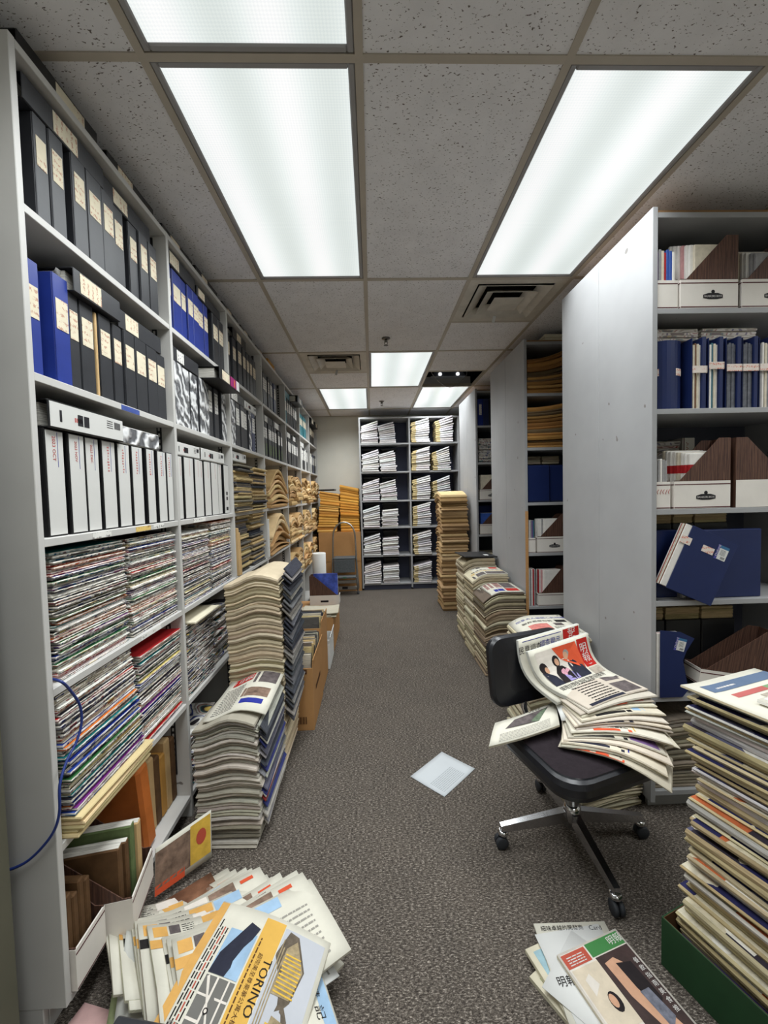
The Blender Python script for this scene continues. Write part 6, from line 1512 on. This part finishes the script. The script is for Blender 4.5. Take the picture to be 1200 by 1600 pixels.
# ------------------------------------------------------------------ fanned newspapers, bottom left
RND.seed(77)
M_ORA = mat('printed_amber_panel', rgb(206, 158, 88), .7, .2, var=.1, scale=20)
d1 = Vector((.772, .635, 0)); NF = 12
for k in range(NF):
    q = k / (NF - 1)
    ang = math.atan2(d1.y, d1.x) - .04 - .10 * q + RND.uniform(-.03, .03)
    dx, dy = Vector((math.cos(ang), math.sin(ang), 0)), Vector((math.sin(ang), -math.cos(ang), 0))
    org = Vector((-.905 + .30 * q + RND.uniform(-.008, .008), 1.312 - .155 * q + RND.uniform(-.006, .006), 0))   # left corner of the item's upper edge
    z0 = .012 + .0085 * k
    lift = .10 * (1 - .45 * q)
    w, h = .40 + .03 * q, .29
    def S(u, v, org=org, dx=dx, dy=dy, z0=z0, lift=lift, w=w, h=h):
        p = org + dx * u + dy * (h - v)
        t = min(1.0, max(0.0, 1 - u / (w * .6)))
        return (p.x, p.y, z0 + lift * t * t * .9 + .012 * math.sin(3 * u / w + 2 * v / h + k))
    o = sheet_obj('newspaper', S, w, h, .0065, M_NPAGE, 8, 6, edge=M_NEWS); o.color = tint(rgb(206, 200, 182), .05)
    tag(o, f'{nth(k + 1) if k else "rearmost"} newspaper from the back in the fan on the floor, bottom left', 'newspaper', 'fanned newspapers at the bottom left')
    p = Page(S, w, h)
    p.rect(.012, h - .05, .05, h - .012, M_ORA, .0008); p.rect(.055, h - .045, .085, h - .012, M_PHOTO, .0008)
    p.rect(.15, h - .04, .22, h - .006, M_ORA if k % 2 else M_PALE, .0008); p.rect(.225, h - .05, .31, h - .008, [M_PHOTO, mat('printed_photo_brown', rgb(126, 104, 90)), M_SKYB][k % 3], .0008)
    if k % 3 == 1: p.rect(.33, h - .035, .375, h - .02, M_ORR, .0008)
    p.lines(.09, h - .05, .14, h - .01, 5, M_INK, .0008, .3); p.rect(.0, h - .09, .06, h - .06, [M_INK, M_ORA, M_ORA][k % 3], .0008); p.lines(.07, .03, w - .05, h - .07, 9, mat('pale_ink', rgb(150, 146, 138)), .0008, .3)
    if k == 9: p.text('嘉年華會', .03, .30, h - .03, M_INK, h=.001)
    p.build('print', o)
# right-hand loose pages: grey picture page, white letter, lettered banner
def loose(name, cat, label, TL, TR, BL, BR, w, h, t, m, printer=None, bow=(0, 0, 0), edge=None, tc=None):
    S = quadS(TL, TR, BL, BR, w, h, bow); o = sheet_obj(name, S, w, h, t, m, 6, 6, edge=edge); tag(o, label, cat)
    if tc: o.color = tc
    if printer: p = Page(S, w, h); printer(p, w, h); p.build('print', o)
    return o
M_GREYPIC = mat('printed_grey_sky', rgb(178, 180, 186), .7, .2, var=.06, scale=8)
loose('newspaper', 'newspaper', 'newspaper with a pale grey picture under the white letter, bottom left fan', (-.36, 1.36, .075), (-.115, 1.155, .06), (-.52, 1.17, .118), (-.28, .96, .112), .32, .25, .006, M_NPAGE, lambda p, w, h: (p.rect(.02, .05, w - .03, h - .02, M_GREYPIC), p.lines(.02, .01, w - .02, .04, 3, M_INK, frac=.3)), edge=M_NEWS, tc=rgb(206, 200, 182))
M_PALEINK = mat('pale_ink', rgb(150, 146, 138))
loose('paper_sheet', 'paper', 'white typed letter lying on the right side of the bottom left fan', (-.265, 1.275, .088), (-.125, 1.115, .072), (-.43, 1.135, .124), (-.29, .975, .122), .215, .215, .0012, M_WHITE, lambda p, w, h: (p.lines(.03, .11, .12, .19, 8, M_PALEINK, frac=.3), p.lines(.14, .19, .2, .2, 1, M_PALEINK)))
def banner(p, w, h):
    p.rect(.0, h - .045, w, h - .006, M_SKYB, .0006)
    for i, ch in enumerate('華慧記念'): p.text(ch, .034, .045 + i * .05, .05, M_INK, h=.0010, rot=0)
loose('newspaper', 'newspaper', 'newspaper strip with brushed characters at the right tip of the bottom left fan', (-.195, 1.15, .098), (-.085, .93, .085), (-.265, 1.115, .135), (-.155, .895, .125), .25, .1, .005, M_NPAGE, banner, edge=M_NEWS, tc=rgb(214, 206, 190))
# the big advertisement page on top
TL, e1, e2 = Vector((-.506, 1.286, .135)), Vector((.942, -.337, 0)), Vector((-.20, -.98, 0))
W_, H_ = .375, .34
def S(u, v):
    p = TL + e1 * u + e2 * (H_ - v)
    return (p.x, p.y, .142 + .012 * math.sin(PI * u / W_) - .018 * (u / W_) ** 2 + .006 * math.sin(4 * v / H_))
ad = sheet_obj('newspaper', S, W_, H_, .011, M_NPAGE, 10, 8, edge=M_NEWS); ad.color = rgb(210, 200, 176); tag(ad, 'newspaper with a yellow band and apartment tower advertisement, topping the bottom left fan', 'newspaper')
p = Page(S, W_, H_)
p.rect(.0, .0, .028, H_ - .004, M_ORA, .0008, 10); p.lines(.034, .01, .062, H_ - .03, 1, M_PALEINK, .0008, .1)
for k in range(4): 
    v = .02
    while v < H_ - .07: L = RND.uniform(.01, .03); p.rect(.035 + k * .009, v, .039 + k * .009, v + L, M_INK if k != 2 else M_CRED, .0008, 1); v += L + .004
# phone and map picture
p.rect(.075, .15, .165, .27, M_SKYB, .0009, 8); p.poly([(.075, .15), (.125, .15), (.165, .29), (.13, .30), (.08, .20)], M_SUIT, .0014)
p.rect(.075, .0, .165, .145, mat('printed_map_grey', rgb(110, 108, 104), .7, .2, var=.1), .0009, 8)
for (u0, v0, u1, v1) in ((.075, .05, .165, .056), (.075, .1, .165, .105), (.11, .0, .116, .145), (.145, .0, .15, .145)): p.rect(u0, v0, u1, v1, M_PALE, .0016, 4)
p.poly([(.08, .14), (.086, .145), (.162, .01), (.156, .005)], M_PALE, .0018)
p.disc(.12, .075, .007, .007, M_HAIR, .0022); p.disc(.12, .075, .004, .004, M_PALE, .0026)
# yellow band
p.rect(.17, .0, .235, H_ - .012, mat('printed_gold_band', rgb(208, 164, 78), .7, .2, var=.06, scale=12), .0009, 12)
p.text('TORINO', .034, .224, .16, M_INK, rot=-PI / 2, h=.0016); p.text('超完美至尊豪華公寓大樓', .015, .197, .15, M_CARTINK, rot=-PI / 2, h=.0016);
v = .06
while v < .27: L = RND.uniform(.006, .016); p.rect(.179, v, .183, v + L, M_CARTINK, .0014, 1); v += L + .003
# tower picture
p.rect(.238, .0, W_ - .012, H_ - .02, M_GREYPIC, .0009, 12)
M_TOW = mat('printed_tower', rgb(150, 134, 104), .7, .2, var=.3, scale=60); M_TOWD = mat('printed_tower_shade', rgb(92, 82, 70), .7, .2, var=.3, scale=60)
p.poly([(.238, .0), (.345, .0), (.345, .075), (.325, .125), (.30, .135), (.318, .16), (.33, .235), (.285, .31), (.255, .315), (.238, .25)], M_TOWD, .0014)
p.poly([(.27, .0), (.342, .0), (.342, .07), (.322, .118), (.285, .122)], M_TOW, .0018); p.poly([(.262, .16), (.314, .163), (.326, .232), (.285, .298), (.262, .27)], M_TOW, .0018)
for k in range(10): p.rect(.266, .166 + k * .0098, .322 - .0035 * max(0, k - 6), .170 + k * .0098, M_YEL, .0024, 4)
for k in range(11): p.rect(.275, .004 + k * .0098, .34 - .004 * max(0, k - 7), .008 + k * .0098, M_YEL, .0024, 4)
for k in range(3): p.rect(.246 + k * .007, .02, .249 + k * .007, .29 - .02 * k, M_TOW, .0022, 6)
p.build('print', ad)
# crumpled lower sheets hanging off the shelf edge
def crumple(name, label, TL, TR, BL, BR, w, h, m, amp, cat='newspaper', printer=None):
    S0_ = quadS(TL, TR, BL, BR, w, h)
    def S(u, v):
        p = Vector(S0_(u, v)); return p + Vector((.4, -.2, 1)) * amp * (math.sin(9 * u / w + 2 * v / h) + .6 * math.sin(5 * v / h - 3 * u / w))
    o = sheet_obj(name, S, w, h, .003, m, 12, 10); tag(o, label, cat)
    if printer: p = Page(S, w, h); printer(p, w, h); p.build('print', o)
crumple('newspaper', 'crumpled newspaper sagging at the left edge of the bottom left fan', (-.80, 1.27, .12), (-.66, 1.33, .03), (-.70, 1.02, .06), (-.50, 1.05, .10), .22, .3, M_NPGREY, .008, printer=lambda p, w, h: p.rect(.06, .12, .1, .2, M_INK))
crumple('newspaper', 'crumpled dark printed page under the left edge of the bottom left fan', (-.80, 1.21, .045), (-.68, 1.24, .03), (-.72, 1.0, .02), (-.56, 1.02, .04), .2, .26, M_MAPG, .006)
flat_thing('paper_sheet', 'paper', 'pale pink sheet on the floor at the bottom left corner', (-.845, 1.13), -.25, .16, .09, .016, .002, mat('pink_paper', rgb(206, 168, 164), .75, .15, var=.12, scale=20))
flat_thing('paper_sheet', 'paper', 'white sheet under the pink one at the bottom left corner', (-.86, 1.10), -.15, .2, .16, .0095, .002, M_WHITE)
flat_thing('magazine', 'magazine', 'magazine with an orange cover at the bottom left corner', (-.80, 1.075), -.12, .2, .16, .0005, .008, mat('orange_cover_print', rgb(176, 84, 40), .5, .3, var=.5, scale=16))
# black folder at the lower edge
b = MB(); b.cbox((-.16, -.12, 0), (.16, .12, .018), M_BLACK, .004); o = b.build('card_folder', None, (-.52, .832, .150), (.06, -.03, -.2)); tag(o, 'black vinyl folder edge at the bottom of the picture, over the newspaper fan', 'folder')
b = MB(); b.cbox((-.14, -.10, 0), (.14, .10, .125), M_CARTON, .004); o = b.build('carton', None, (-.52, .81, .0), (0, 0, -.2)); tag(o, 'low brown carton under the black folder at the bottom edge', 'box')
# advertisement leaflet leaning by the file box
loose('newspaper', 'newspaper', 'brown and yellow advertisement leaflet standing against the front stack', (-.80, 1.44, .19), (-.665, 1.60, .20), (-.80, 1.42, .03), (-.66, 1.575, .03), .21, .16, .003, M_NPAGE, lambda p, w, h: (p.rect(.0, .02, w * .6, h * .9, mat('printed_photo_brown', rgb(126, 104, 90))), p.rect(w * .6, .02, w * .98, h * .95, M_YEL), p.disc(w * .8, h * .6, .02, .026, M_CRED, .0016), p.rect(.0, .0, w * .5, h * .2, M_ORR)), edge=M_NPGREY)
flat_thing('magazine', 'magazine', 'brown magazine wedged on the floor below the leaflet by the shelving', (-.80, 1.40), .7, .2, .14, .0005, .01, mat('brown_cover_print', rgb(120, 84, 64), .5, .3, var=.5, scale=20))

# ------------------------------------------------------------------ blue cable
b = MB()
cpts = [(-.86, 1.10, .962), (-.826, 1.09, .957), (-.824, 1.114, .924), (-.822, 1.144, .867), (-.822, 1.147, .814), (-.824, 1.126, .772), (-.826, 1.091, .742), (-.822, 1.058, .70), (-.824, 1.054, .63), (-.846, 1.054, .573), (-.898, 1.054, .516), (-.948, 1.054, .488), (-1.02, 1.054, .47), (-1.08, 1.054, .40), (-1.10, 1.052, .25), (-1.10, 1.05, .01)]
def smooth(pts, n=6):
    out = []
    for i in range(len(pts) - 1):
        p0, p1, p2, p3 = [Vector(pts[min(max(j, 0), len(pts) - 1)]) for j in (i - 1, i, i + 1, i + 2)]
        for k in range(n):
            t = k / n; out.append(.5 * ((2 * p1) + (p2 - p0) * t + (2 * p0 - 5 * p1 + 4 * p2 - p3) * t * t + (3 * p1 - p0 - 3 * p2 + p3) * t ** 3))
    return out + [Vector(pts[-1])]
b.tube(smooth(cpts), .0035, mat('blue_cable_jacket', rgb(36, 54, 120), .4, .4, var=.05), 8)
tag(b.build('network_cable'), 'blue network cable looping down the near end of the left shelving', 'cable')
news.build('old_newspaper_pile', M_NEWSV, 'yellowed old newspapers packed in shelves and cartons beyond the near stacks', 'newspapers')
